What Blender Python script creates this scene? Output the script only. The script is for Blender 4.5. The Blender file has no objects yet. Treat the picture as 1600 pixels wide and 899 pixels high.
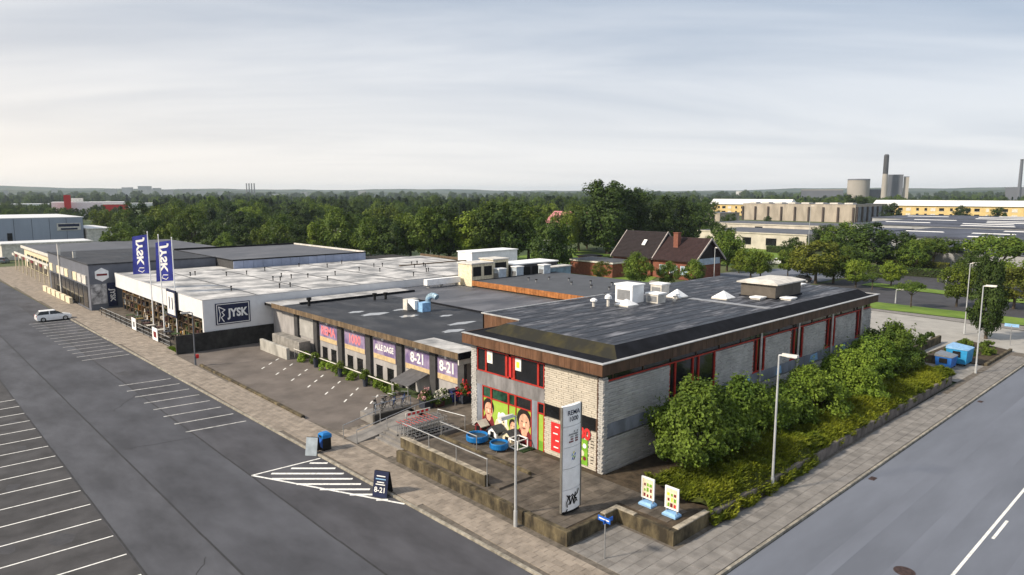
import bpy, bmesh, math, random
from mathutils import Vector, Matrix
random.seed(7)
scn = bpy.context.scene
COL = scn.collection
# ------------------------------------------------------------------ camera
FPX, HZ, CH, YAW = 1085.0, 303.0, 17.5, math.radians(47.3)   # focal length (px of 1600), horizon row, height, angle from +X
PIT = math.atan((449.5 - HZ) / FPX)
cam_d = bpy.data.cameras.new('camera'); cam = bpy.data.objects.new('camera', cam_d); COL.objects.link(cam)
cam_d.sensor_width = 36.0; cam_d.lens = 36.0 * FPX / 1600.0; cam_d.clip_start = 0.5; cam_d.clip_end = 30000
cam.location = (0, 0, CH); cam.rotation_euler = (math.pi/2 - PIT, 0, YAW - math.pi/2)
scn.camera = cam
# ------------------------------------------------------------------ sky, sun, exposure
SUN_EL = math.radians(35); SUN_AZ = YAW + math.radians(110)     # direction towards the sun, measured from +X
sunv = Vector((math.cos(SUN_EL)*math.cos(SUN_AZ), math.cos(SUN_EL)*math.sin(SUN_AZ), math.sin(SUN_EL)))
W = bpy.data.worlds.new('World'); scn.world = W; W.use_nodes = True
nt = W.node_tree; nt.nodes.clear()
def wn(t, **k):
    n = nt.nodes.new(t)
    for a, b in k.items(): setattr(n, a, b)
    return n
wl = nt.links.new
w_out = wn('ShaderNodeOutputWorld'); w_bg = wn('ShaderNodeBackground'); w_bg.inputs[1].default_value = 0.097
w_sky = wn('ShaderNodeTexSky', sky_type='NISHITA'); w_sky.sun_disc = False
w_sky.sun_elevation = SUN_EL; w_sky.sun_rotation = math.pi/2 - SUN_AZ; w_sky.dust_density = 2.5; w_sky.ozone_density = 1.5
w_tc = wn('ShaderNodeTexCoord'); w_sep = wn('ShaderNodeSeparateXYZ'); wl(w_tc.outputs['Generated'], w_sep.inputs[0])
def wmath(op, a, b=None, c=None):
    n = wn('ShaderNodeMath', operation=op)
    for i, v in enumerate((a, b, c)):
        if v is None: continue
        if isinstance(v, (int, float)): n.inputs[i].default_value = v
        else: wl(v, n.inputs[i])
    return n.outputs[0]
zz = wmath('ADD', wmath('MAXIMUM', w_sep.outputs[2], 0.0), 0.10)
w_cmb = wn('ShaderNodeCombineXYZ'); wl(wmath('DIVIDE', w_sep.outputs[0], zz), w_cmb.inputs[0]); wl(wmath('DIVIDE', w_sep.outputs[1], zz), w_cmb.inputs[1])
w_rot = wn('ShaderNodeMapping'); w_rot.inputs['Rotation'].default_value = (0, 0, -YAW - 0.12); wl(w_cmb.outputs[0], w_rot.inputs[0])
w_map = wn('ShaderNodeMapping'); w_map.inputs['Scale'].default_value = (0.8, 0.3, 1); w_map.inputs['Location'].default_value = (0.4, 0.7, 0)
wl(w_rot.outputs[0], w_map.inputs[0])
w_n1 = wn('ShaderNodeTexNoise'); w_n1.inputs['Scale'].default_value = 1.0; w_n1.inputs['Detail'].default_value = 7; w_n1.inputs['Roughness'].default_value = 0.52; w_n1.inputs['Distortion'].default_value = 0.5
wl(w_map.outputs[0], w_n1.inputs['Vector'])
w_r1 = wn('ShaderNodeValToRGB'); w_r1.color_ramp.elements[0].position = 0.33; w_r1.color_ramp.elements[1].position = 0.62
w_r1.color_ramp.elements[0].color = (2.1, 3.2, 4.8, 1); w_r1.color_ramp.elements[1].color = (5.5, 6.2, 7.2, 1)
wl(w_n1.outputs['Fac'], w_r1.inputs[0])
# veil of high cloud: warmer and brighter towards the hidden sun and the hazy horizon
w_dot = wn('ShaderNodeVectorMath', operation='DOT_PRODUCT'); wl(w_tc.outputs['Generated'], w_dot.inputs[0]); w_dot.inputs[1].default_value = sunv
glow = wmath('POWER', wmath('MAXIMUM', wmath('MULTIPLY_ADD', w_dot.outputs['Value'], 0.5, 0.5), 0.0), 1.8)
horz = wmath('POWER', wmath('SUBTRACT', 1.0, wmath('MAXIMUM', w_sep.outputs[2], 0.0)), 7.0)
def wmix(fac, a, b, bt='MIX'):
    n = wn('ShaderNodeMix', data_type='RGBA', blend_type=bt)
    if isinstance(fac, (int, float)): n.inputs[0].default_value = fac
    else: wl(fac, n.inputs[0])
    for v, s in ((a, 6), (b, 7)):
        if isinstance(v, tuple): n.inputs[s].default_value = v
        else: wl(v, n.inputs[s])
    return n.outputs[2]
c1 = wmix(wmath('MULTIPLY', horz, 0.9), w_r1.outputs[0], (9.6, 9.5, 9.35, 1))
c2 = wmix(wmath('MULTIPLY', glow, wmath('MULTIPLY_ADD', horz, 0.8, 0.25)), c1, (13.2, 11.0, 8.4, 1))
c3 = wmix(0.9, w_sky.outputs[0], c2)
wl(c3, w_bg.inputs[0]); wl(w_bg.outputs[0], w_out.inputs[0])
sd = bpy.data.lights.new('sun', 'SUN'); sd.energy = 4.7; sd.angle = math.radians(5); sd.color = (1.0, 0.87, 0.70)
sun = bpy.data.objects.new('sun', sd); COL.objects.link(sun); sun.rotation_euler = sunv.to_track_quat('Z', 'Y').to_euler(); sun.location = (0, 0, 60)
scn.view_settings.view_transform = 'Standard'; scn.view_settings.look = 'None'; scn.view_settings.gamma = 1.0
scn.view_settings.exposure = 0.26; scn.view_settings.use_curve_mapping = False
scn.render.engine = 'CYCLES'; scn.cycles.max_bounces = 6; scn.cycles.volume_bounces = 0; scn.cycles.transparent_max_bounces = 8

# ------------------------------------------------------------------ pixel (of the 1600 px photograph) to place
_F0 = Vector((math.cos(YAW), math.sin(YAW), 0)); _R = Vector((math.sin(YAW), -math.cos(YAW), 0)); _Z = Vector((0, 0, 1))
_F = _F0*math.cos(PIT) - _Z*math.sin(PIT); _U = _F0*math.sin(PIT) + _Z*math.cos(PIT)
def ray(x, y): return _F + _R*((x-800)/FPX) - _U*((y-449.5)/FPX)
def P(x, y, z=0.0):
    d = ray(x, y); t = (z-CH)/d.z; return Vector((d.x*t, d.y*t, z))
def PD(x, y, dist):
    d = ray(x, y); h = math.hypot(d.x, d.y); return Vector((d.x*dist/h, d.y*dist/h, CH + d.z*dist/h))

# ------------------------------------------------------------------ materials
MATS = {}
def mat(name, col, rough=0.8, var=0.18, scale=2.0, bump=0.0, bscale=30.0, metal=0.0, col2=None, spread=(0.35, 0.65), isl=0.0, rnd=0.0, stretch=None, spec=0.28, rvar=0.0, detail=5, trans=0.0):
    if name in MATS: return MATS[name]
    m = bpy.data.materials.new(name); m.use_nodes = True; t = m.node_tree; b = t.nodes['Principled BSDF']; L = t.links.new
    g = t.nodes.new('ShaderNodeNewGeometry'); vec = g.outputs['Position']
    if stretch:
        mp = t.nodes.new('ShaderNodeMapping'); mp.inputs['Scale'].default_value = stretch; L(vec, mp.inputs[0]); vec = mp.outputs[0]
    n = t.nodes.new('ShaderNodeTexNoise'); n.inputs['Scale'].default_value = scale; n.inputs['Detail'].default_value = detail; n.inputs['Roughness'].default_value = 0.6; L(vec, n.inputs['Vector'])
    r = t.nodes.new('ShaderNodeValToRGB'); e = r.color_ramp.elements; e[0].position, e[1].position = spread
    c2 = col2 or tuple(min(1, c*(1+var)) for c in col); c1 = col if col2 else tuple(c*(1-var) for c in col)
    e[0].color = (*c1, 1); e[1].color = (*c2, 1); L(n.outputs['Fac'], r.inputs[0]); out = r.outputs[0]
    if isl or rnd:
        add = t.nodes.new('ShaderNodeMath'); add.operation = 'MULTIPLY_ADD'; L(g.outputs['Random Per Island'], add.inputs[0]); add.inputs[1].default_value = isl
        oi = t.nodes.new('ShaderNodeObjectInfo'); a2 = t.nodes.new('ShaderNodeMath'); a2.operation = 'MULTIPLY_ADD'; L(oi.outputs['Random'], a2.inputs[0]); a2.inputs[1].default_value = rnd
        a2.inputs[2].default_value = 1 - (isl+rnd)/2; L(a2.outputs[0], add.inputs[2])
        mx = t.nodes.new('ShaderNodeMix'); mx.data_type = 'RGBA'; mx.blend_type = 'MULTIPLY'; mx.inputs[0].default_value = 1; L(out, mx.inputs[6]); L(add.outputs[0], mx.inputs[7]); out = mx.outputs[2]
    L(out, b.inputs['Base Color']); b.inputs['Roughness'].default_value = rough; b.inputs['Metallic'].default_value = metal; b.inputs['Specular IOR Level'].default_value = spec
    if rvar:
        mr = t.nodes.new('ShaderNodeMapRange'); mr.inputs[1].default_value = 0.35; mr.inputs[2].default_value = 0.65; mr.inputs[3].default_value = rough-rvar; mr.inputs[4].default_value = rough+rvar; L(n.outputs['Fac'], mr.inputs[0]); L(mr.outputs[0], b.inputs['Roughness'])
    if bump:
        n2 = t.nodes.new('ShaderNodeTexNoise'); n2.inputs['Scale'].default_value = bscale; n2.inputs['Detail'].default_value = 4; L(vec, n2.inputs['Vector'])
        bp = t.nodes.new('ShaderNodeBump'); bp.inputs['Strength'].default_value = bump; bp.inputs['Distance'].default_value = 0.05; L(n2.outputs['Fac'], bp.inputs['Height']); L(bp.outputs[0], b.inputs['Normal'])
    if trans:
        tr = t.nodes.new('ShaderNodeBsdfTranslucent'); L(out, tr.inputs['Color']); ms = t.nodes.new('ShaderNodeMixShader'); ms.inputs[0].default_value = trans
        L(b.outputs[0], ms.inputs[1]); L(tr.outputs[0], ms.inputs[2]); L(ms.outputs[0], t.nodes['Material Output'].inputs[0])
    MATS[name] = m; return m

# ------------------------------------------------------------------ geometry helpers
def _wloc(o):
    v = Vector((0, 0, 0))
    while o is not None: v = v + o.location; o = o.parent
    return v
class M:
    def __init__(s): s.v = []; s.f = []
    def poly(s, pts):
        i = len(s.v); s.v += [Vector(p) for p in pts]; s.f.append(tuple(range(i, i+len(pts)))); return s
    def box(s, x0, x1, y0, y1, z0, z1):
        if x0 > x1: x0, x1 = x1, x0
        if y0 > y1: y0, y1 = y1, y0
        if z0 > z1: z0, z1 = z1, z0
        i = len(s.v); s.v += [Vector(p) for p in ((x0,y0,z0),(x1,y0,z0),(x1,y1,z0),(x0,y1,z0),(x0,y0,z1),(x1,y0,z1),(x1,y1,z1),(x0,y1,z1))]
        s.f += [tuple(i+k for k in q) for q in ((3,2,1,0),(4,5,6,7),(0,1,5,4),(1,2,6,5),(2,3,7,6),(3,0,4,7))]; return s
    def bbox(s, x0, x1, y0, y1, z0, z1, b=0.02):      # box with chamfered top edges
        i = len(s.v)
        for z, k in ((z0, 0), (z1-b, 0), (z1, b)): s.v += [Vector(p) for p in ((x0+k,y0+k,z),(x1-k,y0+k,z),(x1-k,y1-k,z),(x0+k,y1-k,z))]
        for l in (0, 4):
            for k in range(4): s.f.append((i+l+k, i+l+(k+1)%4, i+l+4+(k+1)%4, i+l+4+k))
        s.f += [(i+8,i+9,i+10,i+11), (i+3,i+2,i+1,i)]; return s
    def prism(s, pts, z0, z1):
        n = len(pts); i = len(s.v); s.v += [Vector((p[0], p[1], z0)) for p in pts] + [Vector((p[0], p[1], z1)) for p in pts]
        s.f.append(tuple(range(i+n-1, i-1, -1))); s.f.append(tuple(range(i+n, i+2*n)))
        for k in range(n): s.f.append((i+k, i+(k+1)%n, i+n+(k+1)%n, i+n+k))
        return s
    def hull(s, a, b):                                  # loft between two same-length loops, capped
        n = len(a); i = len(s.v); s.v += [Vector(p) for p in a] + [Vector(p) for p in b]
        s.f.append(tuple(range(i+n-1, i-1, -1))); s.f.append(tuple(range(i+n, i+2*n)))
        for k in range(n): s.f.append((i+k, i+(k+1)%n, i+n+(k+1)%n, i+n+k))
        return s
    def cyl(s, cx, cy, z0, z1, r, n=12, r2=None):
        r2 = r if r2 is None else r2
        a = [(cx+r*math.cos(2*math.pi*k/n), cy+r*math.sin(2*math.pi*k/n), z0) for k in range(n)]
        b = [(cx+r2*math.cos(2*math.pi*k/n), cy+r2*math.sin(2*math.pi*k/n), z1) for k in range(n)]
        return s.hull(a, b)
    def tube(s, p, q, r, n=6, r2=None):
        p, q = Vector(p), Vector(q); d = (q-p).normalized(); u = d.orthogonal().normalized(); w = d.cross(u); r2 = r if r2 is None else r2
        a = [p + (u*math.cos(2*math.pi*k/n) + w*math.sin(2*math.pi*k/n))*r for k in range(n)]
        b = [q + (u*math.cos(2*math.pi*k/n) + w*math.sin(2*math.pi*k/n))*r2 for k in range(n)]
        return s.hull(a, b)
    def path(s, pts, r, n=6):
        for a, b in zip(pts[:-1], pts[1:]): s.tube(a, b, r, n)
        return s
    def xf(s, rz=0.0, loc=(0, 0, 0)):
        R = Matrix.Rotation(rz, 3, 'Z'); l = Vector(loc); s.v = [R @ v + l for v in s.v]; return s
    def build(s, name, mt, parent=None, loc=None, smooth=False, kind=None):
        me = bpy.data.meshes.new(name)
        if parent is not None: off = _wloc(parent); ol = Vector((0, 0, 0))
        else:
            if loc is None:
                xs = [v.x for v in s.v]; ys = [v.y for v in s.v]; zs = [v.z for v in s.v]
                loc = ((min(xs)+max(xs))/2, (min(ys)+max(ys))/2, min(zs))
            off = Vector(loc); ol = off
        me.from_pydata([tuple(v-off) for v in s.v], [], s.f); me.update()
        o = bpy.data.objects.new(name, me); COL.objects.link(o); me.materials.append(mt); o.parent = parent; o.location = ol
        if smooth:
            for p in me.polygons: p.use_smooth = True
        if kind: o['kind'] = kind
        return o
def tag(o, label, cat, group=None):
    o['label'] = label; o['category'] = cat
    if group: o['group'] = group
    return o
def thing(name, label, cat, loc, group=None):
    o = bpy.data.objects.new(name, None); o.empty_display_size = 0.2; COL.objects.link(o); o.location = loc; return tag(o, label, cat, group)
def struct(o): o['kind'] = 'structure'; return o
def copy_tree(o, parent=None):
    c = o.copy(); COL.objects.link(c); c.parent = parent
    for ch in o.children: copy_tree(ch, c)
    return c
def text(s, name, mt, parent, origin, xd, yd, size=1.0, bold=0.02, align='CENTER', sx=1.0):
    cu = bpy.data.curves.new('t', 'FONT'); cu.body = s; cu.size = 1.0; cu.align_x = align; cu.align_y = 'CENTER'; cu.offset = bold; cu.resolution_u = 3
    o = bpy.data.objects.new('t', cu); COL.objects.link(o); dg = bpy.context.evaluated_depsgraph_get(); me = bpy.data.meshes.new_from_object(o.evaluated_get(dg))
    bpy.data.objects.remove(o); bpy.data.curves.remove(cu); me.name = name
    xd, yd, og = Vector(xd), Vector(yd), Vector(origin); off = _wloc(parent)
    for v in me.vertices: v.co = og + xd*(v.co.x*size*sx) + yd*(v.co.y*size) - off
    t = bpy.data.objects.new(name, me); COL.objects.link(t); t.parent = parent; me.materials.clear(); me.materials.append(mt); return t
def piece(me, name, parent, loc, sc=(1, 1, 1), rz=0.0):
    o = bpy.data.objects.new(name, me); COL.objects.link(o); o.parent = parent; o.location = Vector(loc) - _wloc(parent); o.scale = sc; o.rotation_euler = (0, 0, rz); return o
def slab_mesh(name, mt, b=0.03):
    m = M(); m.bbox(-0.5, 0.5, -0.5, 0.5, -1, 0, b); me = bpy.data.meshes.new(name); me.from_pydata([tuple(v) for v in m.v], [], m.f); me.materials.append(mt); return me
# ------------------------------------------------------------------ materials of the setting
asph = mat('asphalt_lot', (0.068, 0.071, 0.083), 0.85, var=0.26, scale=0.35, bump=0.25, bscale=45, stretch=(1, 0.45, 1))
asph_old = mat('asphalt_bays', (0.058, 0.057, 0.06), 0.85, var=0.28, scale=0.5, bump=0.3, bscale=45)
asph_road = mat('asphalt_road', (0.14, 0.155, 0.19), 0.8, var=0.13, scale=0.3, bump=0.25, bscale=45, stretch=(0.25, 1, 1))
asph_lot2 = mat('asphalt_small_lot', (0.14, 0.122, 0.11), 0.85, var=0.2, scale=0.4, bump=0.25, bscale=45)
asph_dark = mat('asphalt_dark_road', (0.055, 0.055, 0.062), 0.8, var=0.15, scale=0.3)
bitumen = mat('bitumen_joint', (0.035, 0.035, 0.037), 0.7, scale=3)
paint = mat('road_paint', (0.62, 0.62, 0.6), 0.7, var=0.3, scale=5, spread=(0.3, 0.5), bump=0.1)
paint_old = mat('worn_road_paint', (0.42, 0.42, 0.41), 0.75, var=0.35, scale=3)
kerb_m = mat('kerb_stone', (0.27, 0.25, 0.21), 0.85, var=0.35, scale=2.5, rnd=0.25)
slab_m = mat('paving_slab', (0.25, 0.215, 0.18), 0.85, var=0.22, scale=1.2, bump=0.2, isl=0.18, rnd=0.22)
slab_g = mat('grey_paving_slab', (0.2, 0.19, 0.18), 0.85, var=0.2, scale=1.2, bump=0.2, isl=0.18, rnd=0.22)
slab_d = mat('dark_paving_slab', (0.1, 0.085, 0.07), 0.85, var=0.4, scale=1.0, bump=0.2, isl=0.25, rnd=0.35)
joint_m = mat('sand_joint', (0.125, 0.11, 0.093), 0.95, var=0.3, scale=3)
conc_old = mat('mossy_concrete', (0.035, 0.029, 0.02), 0.9, col2=(0.19, 0.155, 0.09), scale=1.5, spread=(0.38, 0.75), bump=0.4, bscale=12, stretch=(1, 1, 0.5))
conc = mat('concrete', (0.24, 0.23, 0.215), 0.85, var=0.3, scale=1.2, bump=0.2)
soil = mat('soil', (0.06, 0.045, 0.03), 0.95, var=0.4, scale=2, bump=0.5)
grass_m = mat('grass', (0.08, 0.145, 0.02), 0.9, col2=(0.16, 0.24, 0.035), scale=0.25, bump=0.5, bscale=8)
land_m = mat('land', (0.045, 0.07, 0.025), 0.95, col2=(0.10, 0.12, 0.05), scale=0.008, spread=(0.4, 0.6))
road_light = mat('pale_concrete_road', (0.33, 0.32, 0.3), 0.85, var=0.12, scale=0.4)

def sheet(name, pts, z, m, parent=None):
    return M().poly([(p[0], p[1], z) for p in pts]).build(name, m, parent, loc=None if parent else (pts[0][0], pts[0][1], z))
def rect(x0, x1, y0, y1): return [(x0, y0), (x1, y0), (x1, y1), (x0, y1)]
struct(sheet('ground', rect(-9000, 9000, -9000, 9000), -0.06, land_m))
def KX(y): return 21.15 - 0.0185*max(0.0, y-22)
lot = struct(sheet('parking_lot', [(-60, 15.4), (21.15, 15.4), (21.15, 22), (KX(260), 260), (-60, 260)], 0.0, asph))
road = struct(sheet('road', rect(-60, 93, -16, 15.4), 0.0, asph_road))
lot2 = struct(sheet('small_parking_lot', [(23.6, 49.5), (24, 45.4), (33.2, 45.4), (34.4, 79.6), (22.9, 79.6)], 0.004, asph_lot2))
side_road = struct(sheet('side_road', [(78, 18.8), (93, 15.4), (93, -16), (104, -16), (108, 21), (110, 37), (112, 60), (118, 95), (100, 95), (78, 60)], 0.004, road_light))
struct(sheet('footpath', [(108, -16), (112, -16), (111.7, 20), (112, 40), (114, 62), (110.5, 62), (110, 37), (108, 21)], 0.05, slab_g))
dark_road = struct(sheet('dual_carriageway', [(114, -60), (165, -60), (163, 46), (166, 58), (118, 58)], 0.0, asph_dark))
struct(sheet('rear_street', [(112.5, 60), (170, 59), (170, 74), (128, 84), (114, 72)], 0.006, asph_road))
struct(sheet('lawn_verge', [(112.05, -40), (119, -40), (118.4, 22), (119, 41), (119, 57), (113, 57), (112, 38)], 0.1, grass_m))
struct(sheet('median_verge', [(133.5, -40), (138.5, -40), (140, 25), (145, 52), (139.5, 52), (135, 25)], 0.1, grass_m))
struct(sheet('lawn', [(96, 98), (112, 82), (150, 100), (165, 150), (100, 135)], 0.02, grass_m))
struct(sheet('school_lawn', [(150, 84), (205, 92), (225, 130), (185, 140)], 0.02, grass_m))
# strips of asphalt and their joints
sheet('bay_strip', [(-60, 15.4), (7.95, 15.4), (7.6, 110), (-60, 110)], 0.004, asph_old, lot)
for xa, xb in ((8.05, 7.5), (11.35, 10.5), (16.1, 16.2)):
    m = M(); n = 24
    for k in range(n):
        a, b = 15.5+k*5, 15.5+(k+1)*5; x0 = xa+(xb-xa)*k/n+random.uniform(-.03,.03); x1 = xa+(xb-xa)*(k+1)/n
        m.poly([(x0-.05, a, 0.007), (x0+.05, a, 0.007), (x1+.05, b, 0.007), (x1-.05, b, 0.007)])
    m.build('asphalt_joint', bitumen, lot)
asph_lane = mat('asphalt_lane', (0.074, 0.077, 0.089), 0.85, var=0.26, scale=0.45, bump=0.25, bscale=45, stretch=(1, 0.4, 1)); asph_lane2 = mat('asphalt_lane_b', (0.066, 0.067, 0.077), 0.85, var=0.28, scale=0.4, bump=0.25, bscale=45, stretch=(1, 0.4, 1))
sheet('asphalt_lane', [(8.06, 15.4), (11.3, 15.4), (10.5, 135), (7.5, 135)], 0.003, asph_lane, lot); sheet('asphalt_lane', [(16.1, 15.4), (21.1, 15.4), (21.1, 22), (KX(135), 135), (16.2, 135)], 0.003, asph_lane2, lot)
rgs = random.Random(31); stain_m = mat('oil_stain', (.045, .045, .05), .75, col2=(.068, .068, .074), scale=2.5, spread=(.3, .7))
for k in range(20):
    sx, sy = (rgs.uniform(2.5, 7), rgs.uniform(33, 70)) if k < 12 else ((rgs.uniform(16.8, 20), rgs.uniform(50, 112)) if k < 22 else (rgs.uniform(10, 19), rgs.uniform(26, 48))); sr = rgs.uniform(.25, .8); ph = rgs.random()*6
    sheet('oil_stain', [(sx+sr*.8*math.cos(q*.45)*(1+.25*math.sin(2*q*.45+ph)+.12*math.sin(5*q*.45)), sy+sr*1.3*math.sin(q*.45)*(1+.2*math.cos(3*q*.45+ph))) for q in range(14)], 0.0055, stain_m, lot)
for (sx, sy, ex, ey) in ((8.6, 30, 10.6, 33.5), (11.6, 52, 15.9, 51.2), (13.2, 62, 16, 66)):
    pts_ = [Vector((sx+(ex-sx)*q/10+rgs.uniform(-.12, .12), sy+(ey-sy)*q/10+rgs.uniform(-.12, .12))) for q in range(11)]; cm = M()
    for a_, b_ in zip(pts_[:-1], pts_[1:]): d_ = (b_-a_).normalized(); n_ = Vector((-d_.y, d_.x))*.022; cm.poly([(*(a_-n_), .0075), (*(b_-n_), .0075), (*(b_+n_), .0075), (*(a_+n_), .0075)])
    cm.build('sealed_crack', bitumen, lot)
trk = mat('tyre_polished_asphalt', (.144, .159, .195), .78, var=.1, scale=.4, bump=.2, bscale=45, stretch=(.2, 1, 1))
for ya, yb in ((9.6, 10.5), (12.1, 12.9), (5.6, 6.6)): sheet('wheel_track', [(20, ya), (92, ya), (92, yb), (20, yb)], .003, trk, road)
struct(sheet('bin_yard', [(73.42, 18.15), (82.45, 18.15), (83, 24), (79.7, 26), (73.42, 26)], 0.05, conc))
# painted bays, each line a piece of paint
for k in range(16):
    y = 33.8 + 2.5*k
    M().poly([(2.8, y-.05+.1, 0.009), (7.8, y-.05, 0.009), (7.8, y+.05, 0.009), (2.8, y+.15, 0.009)]).build('bay_line', paint, lot)
for k in range(8):
    y = 52.3 + 2.47*k; x = KX(y) - 0.45
    M().poly([(x-4.3, y+.42, 0.008), (x, y-.08, 0.008), (x, y+.08, 0.008), (x-4.3, y+.6, 0.008)]).build('bay_line', paint_old, lot)
for k in range(14):
    y = 83.4 + 2.2*k; x = KX(y) - 0.3
    M().poly([(x-4.5, y+.1, 0.008), (x, y-.06, 0.008), (x, y+.08, 0.008), (x-4.5, y+.25, 0.008)]).build('bay_line', paint_old, lot)
# hatched triangle
T0, T1, T2 = Vector((16.2, 41.6)), Vector((20.7, 41.3)), Vector((20.95, 31.7))
def strip(a, b, w, m, par, nm, z=0.009):
    d = (b-a).normalized(); n = Vector((-d.y, d.x))*w/2
    return M().poly([(*(a-n), z), (*(b-n), z), (*(b+n), z), (*(a+n), z)]).build(nm, m, par)
strip(T0, T1, 0.14, paint, lot, 'hatch_border'); strip(T0, T2, 0.16, paint, lot, 'hatch_border')
hd = Vector((0.80, -0.6))     # direction of the hatch stripes on the ground
for k in range(8):
    s = Vector(P(535-0.0*k, 724+8.3*k)[:2])
    ya = 724 + 8.2*k; xr = [512, 524, 537, 551, 564, 578, 592, 606][k]; xl = [484, 455, 424, 424, 464, 500, 547, 588][k]
    a = Vector(P(xl, ya)[:2]); b = Vector(P(xr, ya)[:2]); strip(a, b, 0.24, paint, lot, 'hatch_stripe', 0.008)
# centre line of the road
M().box(20, 92, 8.2, 8.34, 0.004, 0.008).build('centre_line', paint, road)
for x in (29.4, 40.8, 52.2, 63.6, 75): M().box(x, x+2.9, 7.86, 8.0, 0.004, 0.008).build('lane_dash', paint, road)
iron = mat('cast_iron', (0.07, 0.045, 0.04), 0.6, var=0.4, scale=6, metal=0.4)
mh = thing('manhole_cover', 'round rusty manhole cover set in the grey road', 'manhole', (34.1, 9.9, 0)); M().cyl(34.1, 9.9, 0.0, 0.02, 0.36, 20).build('cover', iron, mh); M().cyl(34.1, 9.9, 0.0, 0.012, 0.46, 20).build('rim', iron, mh)
for k, (x, lab) in enumerate(((44.3, 'dark gully grate in the gutter nearest the camera'), (68, 'dark gully grate in the gutter farther up the road'))):
    g = thing('gully_grate', lab, 'drain', (x, 15.0, 0), 'road gullies'); M().box(x-.3, x+.3, 14.85, 15.2, 0, .012).build('frame', iron, g)
    for j in range(5): M().box(x-.26+.11*j, x-.2+.11*j, 14.9, 15.15, .012, .02).build('bar', iron, g)
# small lot markings
for k in range(7):
    y0 = 48.4 + 3.15*k
    for j in range(3):
        a = Vector((28.3+1.3*j-.3*k*.3, y0+1.25*j)); b = a + Vector((.55, .55)); strip(a, b, 0.13, paint, lot2, 'bay_dash', 0.009)

# ------------------------------------------------------------------ pavements: kerb stones and slabs
pav = struct(M().prism([(21.3, 18.0), (24.0, 15.62), (31, 15.62), (31, 18.5), (28.0, 18.5), (28.0, 22.1), (24.0, 22.1), (24.0, 37.0), (30.0, 37.6), (30, 45.3), (24, 45.3), (23.5, 50), (23.4, 79.6), (24.3, 79.7), (24.2, 118), (23.3, 118.3), (23.3, 150), (26.9, 150), (26.9, 205), (KX(205)+.15, 205), (KX(120)+.15, 120), (KX(60)+.15, 60), (21.3, 22)], -0.05, 0.105).build('pavement', joint_m, loc=(21.3, 18, 0)))
pav_r = struct(M().prism([(31.003, 15.62), (92, 15.62), (92, 18.1), (76, 18.1), (31.003, 18.5)], -0.05, 0.105).build('side_pavement', joint_m, loc=(31, 15.6, 0)))
sl, sg, sdk, kb = slab_mesh('slab', slab_m), slab_mesh('slab_grey', slab_g), slab_mesh('slab_dark', slab_d, .03), slab_mesh('kerb_stone', kerb_m, .06)
def lay(parent, me, cells, z, mt, lx, ly, limit=295):
    cells.sort(key=lambda c: c[0]**2 + c[1]**2)
    for (x, y) in cells[:limit]: piece(me, 'slab', parent, (x, y, z + random.uniform(-.004, .004)), (lx-.018, ly-.018, .035))
    if len(cells) > limit:
        m = M()
        for (x, y) in cells[limit:]: m.bbox(x-lx/2+.009, x+lx/2-.009, y-ly/2+.009, y+ly/2-.009, z-.03, z+random.uniform(-.004, .004), .008)
        m.build('slab_field', mt, parent, kind='stuff')
def inpoly(x, y, pl):
    c = False; j = len(pl)-1
    for i in range(len(pl)):
        if (pl[i][1] > y) != (pl[j][1] > y) and x < (pl[j][0]-pl[i][0])*(y-pl[i][1])/(pl[j][1]-pl[i][1])+pl[i][0]: c = not c
        j = i
    return c
def cells_in(pl, lx, ly, bond='y'):
    xs = [p[0] for p in pl]; ys = [p[1] for p in pl]; out = []; i = 0; x = min(xs)+lx/2
    while x < max(xs):
        y = min(ys)+ly/2 + (ly/2 if bond == 'y' and i % 2 else 0)
        while y < max(ys):
            if all(inpoly(x+dx*lx*.47, y+dy*ly*.47, pl) for dx in (-1, 1) for dy in (-1, 1)): out.append((x, y))
            y += ly
        x += lx; i += 1
    return out
cl = cells_in([(21.35, 18.2), (23.9, 18.2), (23.9, 46), (23.3, 79), (24.2, 80), (24.1, 118), (23.2, 118.5), (23.2, 150), (26.8, 150.5), (26.8, 204), (KX(204)+.2, 204), (20.5, 60), (21.3, 26)], .4, .6)
cl += cells_in([(23.92, 37.5), (29.9, 37.8), (29.9, 45.2), (23.92, 45.2)], .4, .6)
lay(pav, sl, cl, 0.135, slab_m, .4, .6)
cr = cells_in([(23.95, 15.65), (90, 15.65), (90, 18.05), (76, 18.05), (31, 18.4), (27.85, 18.4), (27.85, 21.9), (23.95, 21.9)], .62, .62, 'n')
lay(pav_r, sg, cr, 0.135, slab_g, .62, .62)
# kerbs
y = 17.0
while y < 120:
    L = 1.0; piece(kb, 'kerb_stone', pav, (KX(y+.5)+.08, y+L/2, 0.13), (.16, L-.015, .2), 0.018); y += L
x = 22.0
while x < 92: piece(kb, 'kerb_stone', pav_r, (x+.5, 15.53, 0.13), (.985, .16, .2)); x += 1.0
lk = tag(M().bbox(23.45, 23.75, 49.7, 72.4, 0, .3, .04).build('low_kerb_wall', conc_old), 'long low dark concrete edging between pavement and small car park', 'kerb')
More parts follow.
